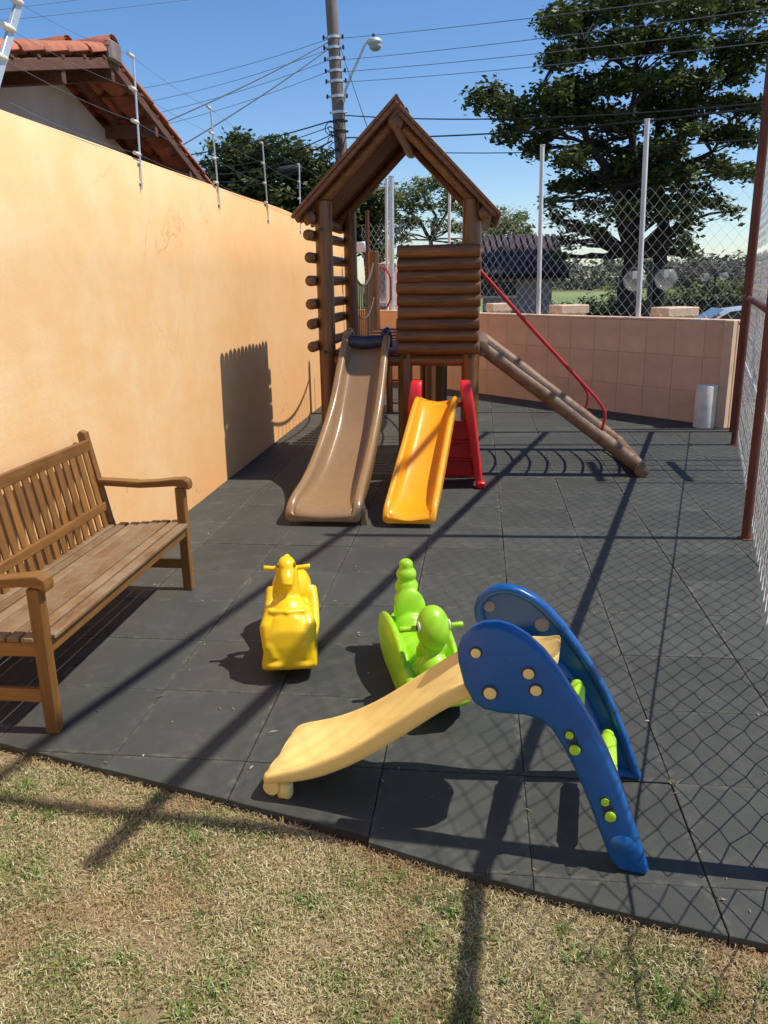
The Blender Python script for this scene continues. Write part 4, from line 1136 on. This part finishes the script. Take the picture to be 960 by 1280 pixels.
# ================================================================== TREES
def leaves(centres, radii, n_per, size, seed, flat=.35, squash=1.0, aspect=.5):
    g = np.random.default_rng(seed); Vs = []; cols = []
    C_ = []; Rr = []
    tot = 0
    for c, r_ in zip(centres, radii):
        vol = (r_[0]*r_[1]*r_[2])**(2/3)
        n = max(6, int(n_per*vol)); tot += n
        # twig tufts inside the clump
        nt2 = max(3, n//14)
        u = g.normal(size=(nt2, 3)); u /= np.linalg.norm(u, axis=1)[:, None]; rad = g.uniform(.25, 1.0, nt2)**.55
        tc = u*rad[:, None]*np.array(r_)*(1+.15*g.normal(size=(nt2, 1))) + np.array(c)
        k = g.integers(0, nt2, n)
        pos = tc[k] + g.normal(0, size*.7, (n, 3))*np.array([1,1,.7])
        shade = np.clip(g.normal(.45, .22, nt2)[k] + g.normal(0, .12, n), 0, 1)
        d = g.normal(size=(n, 3)); d[:, 2] = d[:, 2]*flat - .25; d /= np.linalg.norm(d, axis=1)[:, None]
        nn = g.normal(size=(n, 3))*.55; nn[:, 2] += 1; nn -= d*(nn*d).sum(1)[:, None]; nn /= np.linalg.norm(nn, axis=1)[:, None]
        sd_ = np.cross(d, nn)
        L = size*g.uniform(.6, 1.25, n)[:, None]
        a0 = pos - d*L*.5; a2 = pos + d*L*.5
        a1 = pos + sd_*L*aspect*.5 - nn*L*.06; a3 = pos - sd_*L*aspect*.5 - nn*L*.06
        Vs.append(np.stack([a0, a1, a2, a3], 1).reshape(-1, 3)); cols.append(np.repeat(shade, 4))
    V = np.concatenate(Vs); sh = np.concatenate(cols)
    F = np.arange(len(V)).reshape(-1, 4)
    return V, F, np.stack([sh, sh, sh], 1)
def branch(mb, a, b, r0, r1, bow=.12, n=5, sides=6):
    a = Vector(a); b = Vector(b); L = (b-a).length
    o = Vector((random.uniform(-1,1), random.uniform(-1,1), random.uniform(-.2,.6)))*bow*L
    pts = [a.lerp(b, i/n)+o*math.sin(math.pi*i/n)+Vector((random.uniform(-1,1),random.uniform(-1,1),random.uniform(-1,1)))*.02*L*(0 < i < n) for i in range(n+1)]
    mb.tube(pts, [r0+(r1-r0)*i/n for i in range(n+1)], sides); return pts
def tree(name, label, base, forks, clumps, leafm, barkm, size, n_per, seed, r0=.2, twig=3, flat=.35, aspect=.55, group=None, trunk_n=1):
    n_per = n_per*5
    """forks: points where limbs leave; clumps: (centre, (rx, ry, rz))"""
    random.seed(seed)
    t = thing(name, label, 'tree', tuple(base), group)
    mb = MB(); 
    prev = Vector(base); fr = []
    for i, f in enumerate(forks):
        src = Vector(base) if i == 0 or f[3] is None else Vector(forks[f[3]][:3])
        rA = r0 if i == 0 else forks_r[f[3]]
        rB = rA*.68 if i == 0 else rA*.62
        if i == 0: forks_r = {}
        forks_r[i] = rB
        branch(mb, src, f[:3], rA, rB, .05, 6, 9)
    for c, r_ in clumps:
        c = Vector(c); k = min(range(len(forks)), key=lambda i: (Vector(forks[i][:3])-c).length + (0 if c.z > forks[i][2]-.3 else 3))
        pts = branch(mb, forks[k][:3], c, forks_r[k]*.45, .02, .10, 6, 5)
        for _ in range(twig):
            s_ = pts[random.randint(2, 6)]
            e = c + Vector((random.uniform(-1,1)*r_[0], random.uniform(-1,1)*r_[1], random.uniform(-1,1)*r_[2]))*.85
            branch(mb, s_, e, .022, .007, .1, 3, 4)
    wpart('trunk', mb, barkm, t, 60)
    V, F, cols = leaves([tuple(c) for c, _ in clumps], [r_ for _, r_ in clumps], n_per, size, seed, flat, aspect=aspect)
    V = V - np.array(tuple(base))
    link('crown', npmesh('crown', V, F, leafm, cols), t)
    return t
# big dark tree on the right (pixel x, y, radius in pixels, flattening)
BY = 21.0; ppm = 1012/ (BY*1.0)
BIG = [(602,122,24,.8),(632,133,26,.75),(662,152,24,.7),(640,168,20,.6),(660,185,22,.6),(690,165,24,.7),
 (700,28,34,.7),(735,20,36,.7),(775,10,38,.7),(820,5,36,.7),(865,8,38,.7),(910,15,36,.7),(945,10,30,.8),
 (690,75,26,.6),(725,62,32,.6),(765,55,34,.6),(812,50,34,.6),(862,52,32,.6),(905,60,30,.6),(945,55,26,.7),
 (690,118,28,.65),(722,108,34,.65),(760,100,34,.6),(800,98,34,.6),(842,100,32,.55),(885,98,26,.5),(925,90,30,.6),
 (705,150,26,.6),(742,142,34,.6),(782,150,34,.6),(822,142,32,.6),(862,130,28,.5),(905,125,26,.55),(940,135,26,.6),
 (712,200,26,.55),(748,185,32,.6),(785,195,34,.6),(820,185,28,.6),(868,160,22,.45),(902,165,28,.5),(930,175,24,.5),
 (715,232,26,.5),(752,228,30,.6),(790,235,32,.6),(825,225,28,.6),(862,215,30,.5),(898,205,26,.5),(925,215,18,.5),
 (735,258,20,.5),(775,268,28,.6),(812,262,26,.6),(852,256,30,.5),(890,250,24,.4),(918,262,14,.4),
 (700,272,20,.45),(706,300,16,.5),(700,322,12,.6),(862,282,16,.4),(848,312,16,.45),(870,320,12,.4),(722,284,18,.5),(746,286,16,.5),(684,252,16,.5),(862,298,16,.4),(700,130,26,.6),(650,140,20,.6),(905,215,20,.5),(780,210,26,.6),(840,190,24,.5)]
g5 = random.Random(5)
cl = []
for (x, y, r_, f) in BIG:
    for _ in range(2):
        dd = BY + g5.uniform(-2.2, 2.2); k = dd/1012*.96
        c = atY(x+g5.uniform(-.35,.35)*r_, y+g5.uniform(-.35,.35)*r_*f, dd)
        rr = r_*k*g5.uniform(.60,.88); cl.append((c, (rr, rr, rr*f*.8)))
b0 = atY(790, 345, BY); b0 = Vector((b0.x, BY, -.62))
fk = [(*atY(792,318,BY), None), (*atY(800,250,BY), 0), (*atY(770,230,BY-.5), 0), (*atY(790,170,BY), 1), (*atY(840,215,BY+.4), 1), (*atY(735,180,BY-.8), 2), (*atY(720,120,BY-.4), 5),
      (*atY(795,90,BY+.3), 3), (*atY(865,130,BY+.8), 4), (*atY(890,190,BY), 4), (*atY(800,20,BY), 7), (*atY(850,50,BY+.6), 8), (*atY(730,50,BY), 7), (*atY(905,70,BY+1), 8), (*atY(660,140,BY-1), 6)]
tree('broadleaf_tree', 'large dark broadleaf tree rising behind the fence on the right', b0, fk, cl, M['leaf_dark'], M['bark'], .165, 560, 3, r0=.30, twig=3)
# its second stem reads as a separate trunk
b1 = atY(838, 340, BY+1.0); b1.z = -.62
fk = [(*atY(830,290,BY+1), None), (*atY(826,230,BY+1), 0), (*atY(850,170,BY+1.3), 1), (*atY(822,150,BY+1), 1)]
cl = []
for (x, y, r_, f) in ((826,200,30,.6),(850,150,32,.6),(822,120,32,.6),(870,235,24,.5)):
    k = (BY+1)/1012*.96; c = atY(x, y, BY+1); cl.append((c, (r_*k*.8, r_*k*.8, r_*k*f*.8)))
tree('broadleaf_tree', 'second dark trunk standing directly right of the big tree trunk', b1, fk, cl, M['leaf_dark'], M['bark'], .165, 560, 8, r0=.24)
# trees behind
def px_tree(name, label, Y, basepx, forkpx, cpx, leafm, barkm, size, n_per, seed, r0=.2, dj=1.5, group=None, **kw):
    g6 = random.Random(seed); base = atY(basepx[0], basepx[1], Y); base.z = -.62
    fk = [(*atY(x, y, Y), p) for x, y, p in forkpx]
    k = Y/1012*.96; cl = []
    for (x, y, r_, f) in cpx:
        cl.append((atY(x, y, Y+g6.uniform(-dj,dj)), (r_*k*1.15, r_*k*1.15, r_*k*f*1.15))); cl.append((atY(x+g6.uniform(-.8,.8)*r_, y+g6.uniform(-.7,.7)*r_, Y+g6.uniform(-dj,dj)), (r_*k*.8, r_*k*.8, r_*k*f*.8)))
    return tree(name, label, base, fk, cl, leafm, barkm, size, n_per, seed, r0=r0, group=group, **kw)
px_tree('dense_tree', 'dense green tree behind the peach wall left of the utility pole', 30, (330,330), [(330,290,None),(300,250,0),(350,240,0),(390,250,0)],
  [(262,222,16,.7),(282,200,22,.8),(300,185,16,.8),(318,196,22,.9),(345,195,24,.8),(372,205,22,.8),(398,210,24,.9),(270,245,20,.8),(298,240,26,.8),(330,240,28,.8),(362,245,28,.8),(395,248,26,.8),(415,235,20,.9),(345,275,26,.8),(385,280,26,.8),(420,270,22,.8),(440,215,16,.8)],
  M['leaf_mid'], M['bark'], .24, 300, 21, r0=.25)
px_tree('tree_row_crown', 'tree with dense foliage seen under the left half of the play tower roof', 34, (455,340), [(455,300,None),(440,270,0),(470,262,0)],
  [(440,245,16,.9),(462,240,18,.8),(480,250,16,.9),(450,268,20,.8),(472,278,22,.8),(440,295,22,.8),(465,305,22,.8),(430,270,18,.8)],
  M['leaf_mid'], M['bark_pale'], .22, 300, 22, r0=.25)
px_tree('open_crown_tree', 'airy tree with visible branches framed by the play tower roof', 32, (540,345), [(538,300,None),(525,275,0),(545,270,0),(560,262,0),(505,262,1),(530,245,2)],
  [(505,238,14,.7),(525,232,14,.7),(548,230,15,.7),(570,240,13,.7),(492,252,13,.7),(512,258,13,.6),(535,254,13,.6),(558,258,13,.6),(578,262,13,.7),(500,278,13,.6),(520,280,12,.6),(548,280,12,.6),(572,285,13,.6),(500,298,14,.6),(586,300,12,.6)],
  M['leaf_light'], M['bark_pale'], .15, 300, 23, r0=.12, twig=7)
px_tree('bushy_tree', 'yellow-green bushy tree just right of the play tower', 30, (635,345), [(635,310,None),(625,290,0),(645,288,0)],
  [(608,290,16,.8),(625,280,16,.8),(645,285,16,.8),(660,298,12,.8),(615,303,16,.7),(640,303,16,.7),(650,272,9,.8)],
  M['leaf_light'], M['bark_pale'], .13, 420, 24, r0=.12, twig=5)
# far tree line
def leafmass(name, pts, leafm, size, n_per, seed, label=None, cat=None, kind='stuff', flat=.35):
    V, F, cols = leaves([tuple(p[:3]) for p in pts], [p[3] for p in pts], n_per, size, seed, flat)
    o = link(name, npmesh(name, V, F, leafm, cols)); 
    if kind: o['kind'] = kind
    tag(o, label, cat); return o
pts = []
for k in range(90):
    x = 560+k*5.2; Y = 190+20*math.sin(k*1.7); c = atY(x, 334+5*math.sin(k*.6)+3*math.sin(k*2.1), Y); c.z = max(c.z, .5)
    h_ = c.z+1.2; pts.append((c.x, Y, c.z*.5+.6, (3.2, 3, h_*.62+.6)))
leafmass('distant_woods', pts, M['leaf_far'], 1.1, 16, 31, 'hazy line of woods on the horizon beyond the field', 'woods')
pts = []
for k in range(46):
    x = 842+k*2.2; Y = 75; c = atY(x, 330-6*math.sin(k*.12)+2*math.sin(k), Y); pts.append((c.x, Y+random.uniform(-3,3), c.z*.45, (1.1,1.4,c.z*.62+.4)))
leafmass('bare_thicket', pts, m_leaf('bare_twigs', (.10,.09,.075), (.20,.18,.15), .2), .30, 90, 32, 'grey-brown thicket of trees behind the street lamps at right', 'thicket')
pts = []
for k in range(50):
    x = 765+k*4.5; Y = 40; c = atY(x, 349+3*math.sin(k*1.3), Y); pts.append((c.x, Y, c.z*.4-.2, (.6,.8,c.z*.6+.5)))
leafmass('sunlit_bushes', pts, M['leaf_light'], .28, 60, 33, 'bright green bushes behind the dark hedge on the right', 'bushes')
pts = []
for k in range(70):
    x = 640+k*4.6; Y = 25.5+.3*math.sin(k); c = atY(x, 366+1.0*math.sin(k*1.9)+(9 if x < 730 else 0), Y); pts.append((c.x, Y, (c.z-.6)*.5, (.30,.4,(c.z+.6)*.5)))
leafmass('hedge', pts, M['leaf_hedge'], .12, 2200, 34, 'dark clipped hedge along the far side of the street', 'hedge', None)

# ================================================================== BACKGROUND THINGS
# shed with purple-brown roof right of the tower
SH = thing('roadside_house', 'low house with dark purple-brown roof right of the play tower', 'house', tuple(atY(640,385,23)))
A0 = atY(596, 306, 23.5); A1 = atY(700, 306, 23.5); B0 = atY(590, 346, 22); B1 = atY(712, 346, 22)
mb = MB(); mb.prism([(B0.x+.3,-.6),(B1.x-.4,-.6),(B1.x-.4,B0.z),(B0.x+.3,B0.z)], lambda u, v, w_: (u, w_, v), (22.4,27)); wpart('wall', mb, simple('shed_wall', (.30,.27,.25), .9), SH, 0)
rp = MB(); a_ = Vector((B0.x,22,B0.z)); b_ = Vector((B1.x,22,B0.z)); c_ = Vector((A1.x,24.7,A0.z+.25)); d2 = Vector((A0.x-.4,24.7,A0.z+.25)); up_ = Vector((0,0,.08))
back0 = Vector((B0.x,27.6,B0.z)); back1 = Vector((B1.x,27.6,B0.z))
rp.grid([[a_, b_],[d2, c_],[back0, back1]]); rp.grid([[a_-up_, b_-up_],[d2-up_, c_-up_],[back0-up_, back1-up_]]); wpart('roof', rp, simple('purple_roof', (.050,.030,.034), .8, var=.3, scale=4), SH, 0)
nrib = 15
for k in range(nrib):
    t = (k+.5)/nrib; mb = MB(); mb.beam(a_.lerp(b_,t)+Vector((0,0,.03)), d2.lerp(c_,t)+Vector((0,0,.03)), .12, .05, .01); wpart('roof_tile_row', mb, simple('purple_roof_row', (.050,.030,.036), .8) if k == 0 else bpy.data.materials['purple_roof_row'], SH, 30)
q = atY(622, 361, 22.38); mb = MB(); mb.box(q, (.95,.06,.34), None, .01); wi = wpart('window', mb, M['dark_metal'], SH, 0)
mb = MB(); mb.box((q.x, q.y-.02, q.z-.21), (1.05,.12,.06), None, .01); wpart('sill', mb, M['coping'], wi, 0)
# brick house seen between the tower posts
BHs = thing('brick_house', 'pink brick house glimpsed between the posts of the play tower', 'house', tuple(atY(478,386,24)))
p0 = atY(462, 334, 24); p1 = atY(492, 382, 24)
mb = MB(); mb.prism([(p0.x,-.6),(p1.x,-.6),(p1.x,p0.z),(p0.x,p0.z)], lambda u, v, w_: (u, w_, v), (24,27)); 
def m_brick():
    m, t, b = newmat('pink_brick'); br = tex(t, 3.2, ty='ShaderNodeTexBrick', stretch=(1,1,1)); 
    mp = N(t, 'ShaderNodeMapping'); mp.inputs['Rotation'].default_value = (R(90),0,0); tc = N(t, 'ShaderNodeTexCoord'); t.links.new(tc.outputs['Object'], mp.inputs[0]); t.links.new(mp.outputs[0], br.inputs['Vector'])
    br.inputs['Color1'].default_value = (.55,.24,.19,1); br.inputs['Color2'].default_value = (.62,.32,.26,1); br.inputs['Mortar'].default_value = (.55,.45,.40,1)
    t.links.new(br.outputs[0], b.inputs['Base Color']); b.inputs['Roughness'].default_value = .9; return m
wpart('wall', mb, m_brick(), BHs, 0)
mb = MB(); mb.box(((p0.x+p1.x)/2, 23.95, p1.z+.05), (p1.x-p0.x+.1,.16,.12), None, .01); wpart('sill', mb, M['whitepaint'], BHs, 0)
mb = MB(); mb.box(((p0.x+p1.x)/2, 24.2, p0.z+.05), (p1.x-p0.x+.2,.6,.1), None, .01); wpart('coping', mb, M['coping'], BHs, 0)
# rusty pole with a small floodlight at the wall corner
fp = atY(459, 380, 13.5); fp.z = 0
FLt = thing('floodlight_pole', 'rusty pole with small floodlight rising behind the rope net', 'pole', tuple(fp))
tpz = atY(459, 263, 13.5); mb = MB(); mb.tube([fp, Vector((tpz.x,13.5,tpz.z))], .030, 10); wpart('shaft', mb, M['rust'], FLt)
q = atY(451, 309, 13.45); mb = MB(); mb.box(q, (.15,.08,.16), None, .01); mb.beam(q, (tpz.x,13.5,q.z), .02, .02, .002); wpart('floodlight', mb, M['alu'], FLt)
# stone capped pillars just beyond the low wall
for i, (x0, x1, yt, Y, lab) in enumerate(((690,738,381,12.9,'cream stone pillar cap between the two white fence posts'),(822,878,384,12.1,'cream stone pillar cap nearest the parked car'),(608,640,379,14.0,'cream stone pillar cap next to the play tower handrail'))):
    A_ = atY(x0, yt, Y); B_ = atY(x1, yt, Y); cx = (A_.x+B_.x)/2; wd_ = (B_.x-A_.x)*.86
    t = thing('stone_pillar', lab, 'pillar', (cx, Y+.3, -.6), 'stone pillars beyond the low wall')
    mb = MB(); mb.box((cx,Y+.3,A_.z-.075), (wd_,wd_*.8,.13), R(24), .012); mb.box((cx,Y+.3,A_.z-.155), (wd_*.86,wd_*.7,.03), R(24), .004); wpart('cap', mb, M['coping'], t, 30)
    mb = MB(); mb.box((cx,Y+.3,(A_.z-.13-.6)/2), (wd_*.72,wd_*.6,A_.z-.13+.6), R(24), .01); wpart('shaft', mb, M['coping'], t, 30)
# globe lamps
glass, tt, bb = newmat('clear_globe_glass'); bb.inputs['Base Color'].default_value = (.92,.90,.85,1); bb.inputs['Roughness'].default_value = .06; bb.inputs['Alpha'].default_value = .15
nn = tex(tt, 8, 4); rr = N(tt, 'ShaderNodeMapRange'); rr.inputs[3].default_value = .05; rr.inputs[4].default_value = .25; tt.links.new(nn.outputs[0], rr.inputs[0]); tt.links.new(rr.outputs[0], bb.inputs['Roughness'])
def globe_lamp(label, Y, cs, r_, postx, ytop):
    base = atY(postx, 350, Y); base.z = -.6
    t = thing('globe_lamp', label, 'street lamp', tuple(base), 'twin globe street lamps')
    cen = [atY(x, y, Y) for x, y in cs]
    zt = cen[0].z + r_*1.35
    mb = MB(); mb.tube([base, base+Vector((0,0,.5)), Vector((base.x,Y,zt-.1)), Vector((base.x,Y,zt+.05))], [.07,.05,.04,.03], 12); wpart('post', mb, M['dark_metal'], t)
    for c in cen:
        mb = MB(); mb.tube([(base.x,Y,zt-.25),((base.x+c.x)/2,Y,zt-.02),(c.x,Y,zt+.06),(c.x,Y,c.z+r_*.9)], .018, 8); wpart('arm', mb, M['dark_metal'], t)
        mb = MB(c); mb.tube([c+Vector((0,0,r_*.80)), c+Vector((0,0,r_*.98)), c+Vector((0,0,r_*1.15))], [r_*.55,r_*.62,r_*.25], 16); mb.build('cap', M['dark_metal'], t)
        mb = MB(c); mb.ball(c, (r_,r_,r_), 32, 20); mb.build('globe', glass, t, 80)
        mb = MB(c); mb.tube([c+Vector((0,0,r_*.8)), c+Vector((0,0,r_*.1))], .035, 8); mb.build('bulb', M['whitepaint'], t)
globe_lamp('nearer twin clear globe lamp in front of the big tree trunks', 14.5, ((793,350),(832,348)), .185, 813, 330)
globe_lamp('farther twin globe lamp near the parked car on the right', 30, ((881,346),(905,345)), .15, 894, 340)
# parked car beyond the wall
CY = 17.5; cc = atY(872, 395, CY)
CR = thing('parked_car', 'silver grey car parked on the street behind the right end of the low wall', 'car', (cc.x+1.0, CY, -.335), rot=(0,0,R(-5)))
prof = [(-2.05,.30),(-2.08,.62),(-1.95,.80),(-1.15,.98),(-.55,1.38),(.1,1.46),(.95,1.44),(1.65,1.12),(2.0,1.05),(2.08,.75),(2.05,.32)]
mb = MB(); rows = []
for w_ in (-.86,-.83,-.70,0,.70,.83,.86):
    k = abs(w_)/.86; rows.append([(x, w_, .3+(z-.3)*(1 if z < 1.0 else (1-.05*k**2))*(1-.10*(k > .99)*(z > .5))) for x, z in prof])
V = mb.grid(rows); mb.bm.faces.new(V[0]); mb.bm.faces.new(list(reversed(V[-1])))
link('body', mb.mesh('body', simple('silver_car_paint', (.50,.50,.50), .45, .1, var=.04, coat=.6), 40), CR)
gl_ = simple('car_glass', (.02,.025,.03), .08, var=.02)
for poly in ([(-1.08,1.0),(-.52,1.35),(.02,1.42),(.02,1.0)],[(.08,1.0),(.08,1.42),(.90,1.40),(1.5,1.10),(1.45,1.0)]):
    for s_ in (-1, 1):
        mb = MB(); mb.prism(poly, lambda u, v, w_, s_=s_: (u, s_*(.845+w_), v), (0,.022)); link('side_window', mb.mesh('side_window', gl_, 0), CR)
mb = MB(); mb.grid([[(-1.17,-.72,1.0),(-1.17,.72,1.0)],[(-.60,-.66,1.385),(-.60,.66,1.385)]]); link('windscreen', mb.mesh('windscreen', gl_, 0), CR)
for x in (-1.32, 1.28):
    for s_ in (-1, 1):
        mb = MB((0,0,0)); mb.tube([(0,s_*.0,0),(0,s_*.2,0)], .31, 20); wh = link('wheel', mb.mesh('wheel', M['cable'], 40), CR, (x, s_*.70, .31))
        mb = MB(); mb.tube([(0,s_*.2,0),(0,s_*.212,0)], .2, 16); link('rim', mb.mesh('rim', M['alu'], 40), wh)
for s_ in (-1, 1):
    mb = MB(); mb.ball((-2.0,s_*.62,.70), (.08,.17,.08)); link('headlight', mb.mesh('headlight', M['porcelain'], 60), CR)

# ================================================================== SHADOW FRAME out of frame on the right, guessed and added for its shadow
CG = thing('shadow_frame', 'unseen guessed frame with two boards beyond the fence, added to cast a shadow', 'frame', (3.3, 7.35, 0))
for y, r_ in ((6.93,.014),(7.15,.006),(7.42,.018),(7.62,.010),(7.84,.016)):
    mb = MB(); mb.tube([(3.3,y,-.02),(3.3,y,3.8)], r_, 8); wpart('bar', mb, M['rust'], CG)
for z, x in ((2.45, 3.3), (3.68, 3.3)):
    mb = MB(); mb.box((x-.03,7.38,z), (.03,.80,.10), None, .004); wpart('board', mb, M['plank'], CG)

# ================================================================== LAWN (nobody could count the blades)
def lawn():
    g = np.random.default_rng(77)
    n = 300000
    x = g.uniform(-2.2, 1.7, n); y = g.uniform(.95, 2.75, n)
    ey = np.array([edge_y(float(q)) for q in np.linspace(-2.2, 1.7, 400)])
    e = np.interp(x, np.linspace(-2.2, 1.7, 400), ey)
    keep = y < e+.010*g.uniform(size=n)**2-.002; x = x[keep]; y = y[keep]; e = e[keep]; n = len(x)
    def fbm(x, y, s, o):
        return np.array([noise.fractal(Vector((float(a)*s, float(b)*s, o)), 1.0, 2.0, 4) for a, b in zip(x, y)])
    gx_ = np.linspace(-2.3, 1.8, 140); gy_ = np.linspace(.8, 2.85, 80)
    def field(s, o):
        G = np.array([[noise.fractal(Vector((a*s, b*s, o)), 1.0, 2.0, 4) for b in gy_] for a in gx_])
        ix = np.clip(((x-gx_[0])/(gx_[-1]-gx_[0])*139).astype(int), 0, 139); iy = np.clip(((y-gy_[0])/(gy_[-1]-gy_[0])*79).astype(int), 0, 79)
        return G[ix, iy]
    def field2(x, y):
        G = np.array([[noise.fractal(Vector((a*2.6, b*2.6, 31.0)), 1.0, 2.0, 4) for b in gy_] for a in gx_])
        ix = np.clip(((x-gx_[0])/(gx_[-1]-gx_[0])*139).astype(int), 0, 139); iy = np.clip(((y-gy_[0])/(gy_[-1]-gy_[0])*79).astype(int), 0, 79)
        return G[ix, iy]
    f1 = field(3.2, 1.0); f2 = field(9.0, 5.0); bare = field(2.1, 9.0)
    green = (f1*.9+f2*.8+g.normal(0,.50,n)+.10*(x+.2)) > -.02
    # bare, straw-poor patches and the worn strip along the rubber edge
    rim = np.exp(-(e-y)/.05)
    drop = (bare > .22) & (g.uniform(size=n) < np.clip((bare-.15)*2.2,0,.85)); drop |= (~green) & False
    green &= g.uniform(size=n) > rim*.8
    keep = ~drop; x, y, green, e, rim = x[keep], y[keep], green[keep], e[keep], rim[keep]; n = len(x)
    tall = g.uniform(size=n) < .04; L = np.where(green, g.uniform(.008,.020,n), g.uniform(.006,.019,n))*np.where(tall, 1.9, 1)
    lie = np.where(green, g.uniform(.2,1.1,n), g.uniform(.9,1.5,n))      # angle from vertical
    az = g.uniform(0, 2*np.pi, n)
    wdt = np.where(green, g.uniform(.0008,.0019,n), g.uniform(.0005,.0013,n))
    d = np.stack([np.cos(az)*np.sin(lie), np.sin(az)*np.sin(lie), np.cos(lie)], 1)
    s_ = np.stack([-np.sin(az), np.cos(az), np.zeros(n)], 1)
    z0 = -.034+np.where(green, 0, g.uniform(0,.018,n))
    b = np.stack([x, y, z0], 1)
    mid = b + d*L[:,None]*.55 + np.array([0,0,1])*L[:,None]*.08
    tip = b + d*L[:,None] - np.array([0,0,1])*(L*.10)[:,None]
    tip[:,2] = np.maximum(tip[:,2], -.028)
    V = np.stack([b-s_*wdt[:,None], b+s_*wdt[:,None], mid+s_*wdt[:,None]*.9, mid-s_*wdt[:,None]*.9, tip+s_*wdt[:,None]*.12, tip-s_*wdt[:,None]*.12], 1).reshape(-1,3)
    k = np.arange(n)*6
    F = np.concatenate([np.stack([k,k+1,k+2,k+3],1), np.stack([k+3,k+2,k+4,k+5],1)])
    straw = np.array([[.54,.46,.22],[.60,.53,.29],[.48,.39,.18],[.70,.62,.38],[.38,.28,.13]])
    grn = np.array([[.20,.25,.06],[.27,.33,.10],[.34,.36,.14],[.14,.19,.045]])
    col = np.where(green[:,None], grn[g.integers(0,4,n)], straw[g.integers(0,5,n)])*g.uniform(.75,1.2,(n,1))
    rb = np.exp(-(e-y)/.03)[:,None]; col = col*(1-.55*rb)+np.array([.30,.15,.07])*.55*rb
    red = np.clip((field2(x, y)-.26)*3, 0, .42)[:,None]; col = col*(1-red)+np.array([.42,.22,.11])*red
    cols = np.repeat(col, 6, axis=0)
    # taller tufts
    nt3 = 110; tx = g.uniform(-1.7,1.2,nt3); tx = np.where(g.uniform(size=nt3) < .45, g.uniform(.1,.9,nt3), tx); ty = g.uniform(1.15,2.4,nt3)
    te = np.interp(tx, np.linspace(-2.2, 1.7, 400), ey); ok = ty < te-.05; tx, ty = tx[ok], ty[ok]
    kk = g.integers(0, len(tx), len(tx)*26); m = len(kk)
    bx = tx[kk]+g.normal(0,.014,m); by = ty[kk]+g.normal(0,.014,m); az = g.uniform(0,2*np.pi,m); lie = g.uniform(.15,1.2,m); L2 = g.uniform(.018,.050,m); w2 = g.uniform(.0013,.0028,m)
    d = np.stack([np.cos(az)*np.sin(lie), np.sin(az)*np.sin(lie), np.cos(lie)], 1); s_ = np.stack([-np.sin(az), np.cos(az), np.zeros(m)], 1)
    b = np.stack([bx, by, np.full(m, -.034)], 1); mid = b+d*L2[:,None]*.6; tip = b+d*L2[:,None]-np.array([0,0,1])*(L2*.15)[:,None]
    V2 = np.stack([b-s_*w2[:,None], b+s_*w2[:,None], mid+s_*w2[:,None]*.9, mid-s_*w2[:,None]*.9, tip+s_*w2[:,None]*.1, tip-s_*w2[:,None]*.1], 1).reshape(-1,3)
    k = np.arange(m)*6+len(V); F2 = np.concatenate([np.stack([k,k+1,k+2,k+3],1), np.stack([k+3,k+2,k+4,k+5],1)])
    c2 = np.repeat(np.array([[.11,.19,.035],[.17,.27,.06],[.25,.33,.09]])[g.integers(0,3,m)]*g.uniform(.8,1.2,(m,1)), 6, axis=0)
    V = np.concatenate([V, V2]); F = np.concatenate([F, F2]); cols = np.concatenate([cols, c2])
    o = link('lawn', npmesh('lawn', V, F, M['grass'], cols)); o['kind'] = 'stuff'; tag(o, 'dry straw-coloured lawn with green tufts in front of the rubber floor', 'grass')
lawn()
def debris():
    g = np.random.default_rng(5); n = 300
    x = g.uniform(-2.1, 2.0, n); y = 1.9+5.5*g.uniform(size=n)**1.6
    near = g.uniform(size=n) < .6
    x = np.where(near & (g.uniform(size=n) < .5), TX0+TS*np.round((x-TX0)/TS)+g.normal(0,.006,n), x)
    y = np.where(near & (g.uniform(size=n) < .4), TY0+TS*np.round((y-TY0)/TS)+g.normal(0,.006,n), y)
    keep = (y > np.array([edge_y(float(q)) for q in x])+.02) & (x < 1.0+.25*(y-2)) ; x = x[keep]; y = y[keep]; n = len(x)
    az = g.uniform(0, 2*np.pi, n); L = g.uniform(.004,.016,n)*np.where(g.uniform(size=n) < .1, 2.0, 1); W = g.uniform(.0012,.0035,n)
    d = np.stack([np.cos(az), np.sin(az), np.zeros(n)], 1)*L[:,None]; s_ = np.stack([-np.sin(az), np.cos(az), np.zeros(n)], 1)*W[:,None]
    b = np.stack([x, y, np.full(n, .004)], 1); up = np.array([0,0,.003])
    V = np.stack([b-d-s_, b-d*.2+s_*1.2+up, b+d, b-d*.1-s_+up*.3], 1).reshape(-1,3)
    F = np.arange(n*4).reshape(-1,4)
    col = np.array([[.38,.30,.18],[.45,.40,.32],[.25,.17,.09],[.40,.36,.28]])[g.integers(0,4,n)]
    o = link('litter', npmesh('litter', V, F, M['grass'], np.repeat(col,4,axis=0))); tag(o, 'scattered dry grass bits on the rubber floor', 'litter', kind='stuff')
debris()
# dark cut edge of the rubber floor bedding shows along the lawn
print('objects', len(bpy.data.objects), 'tris ~', sum(len(o.data.polygons)*2 for o in bpy.data.objects if o.type == 'MESH'))
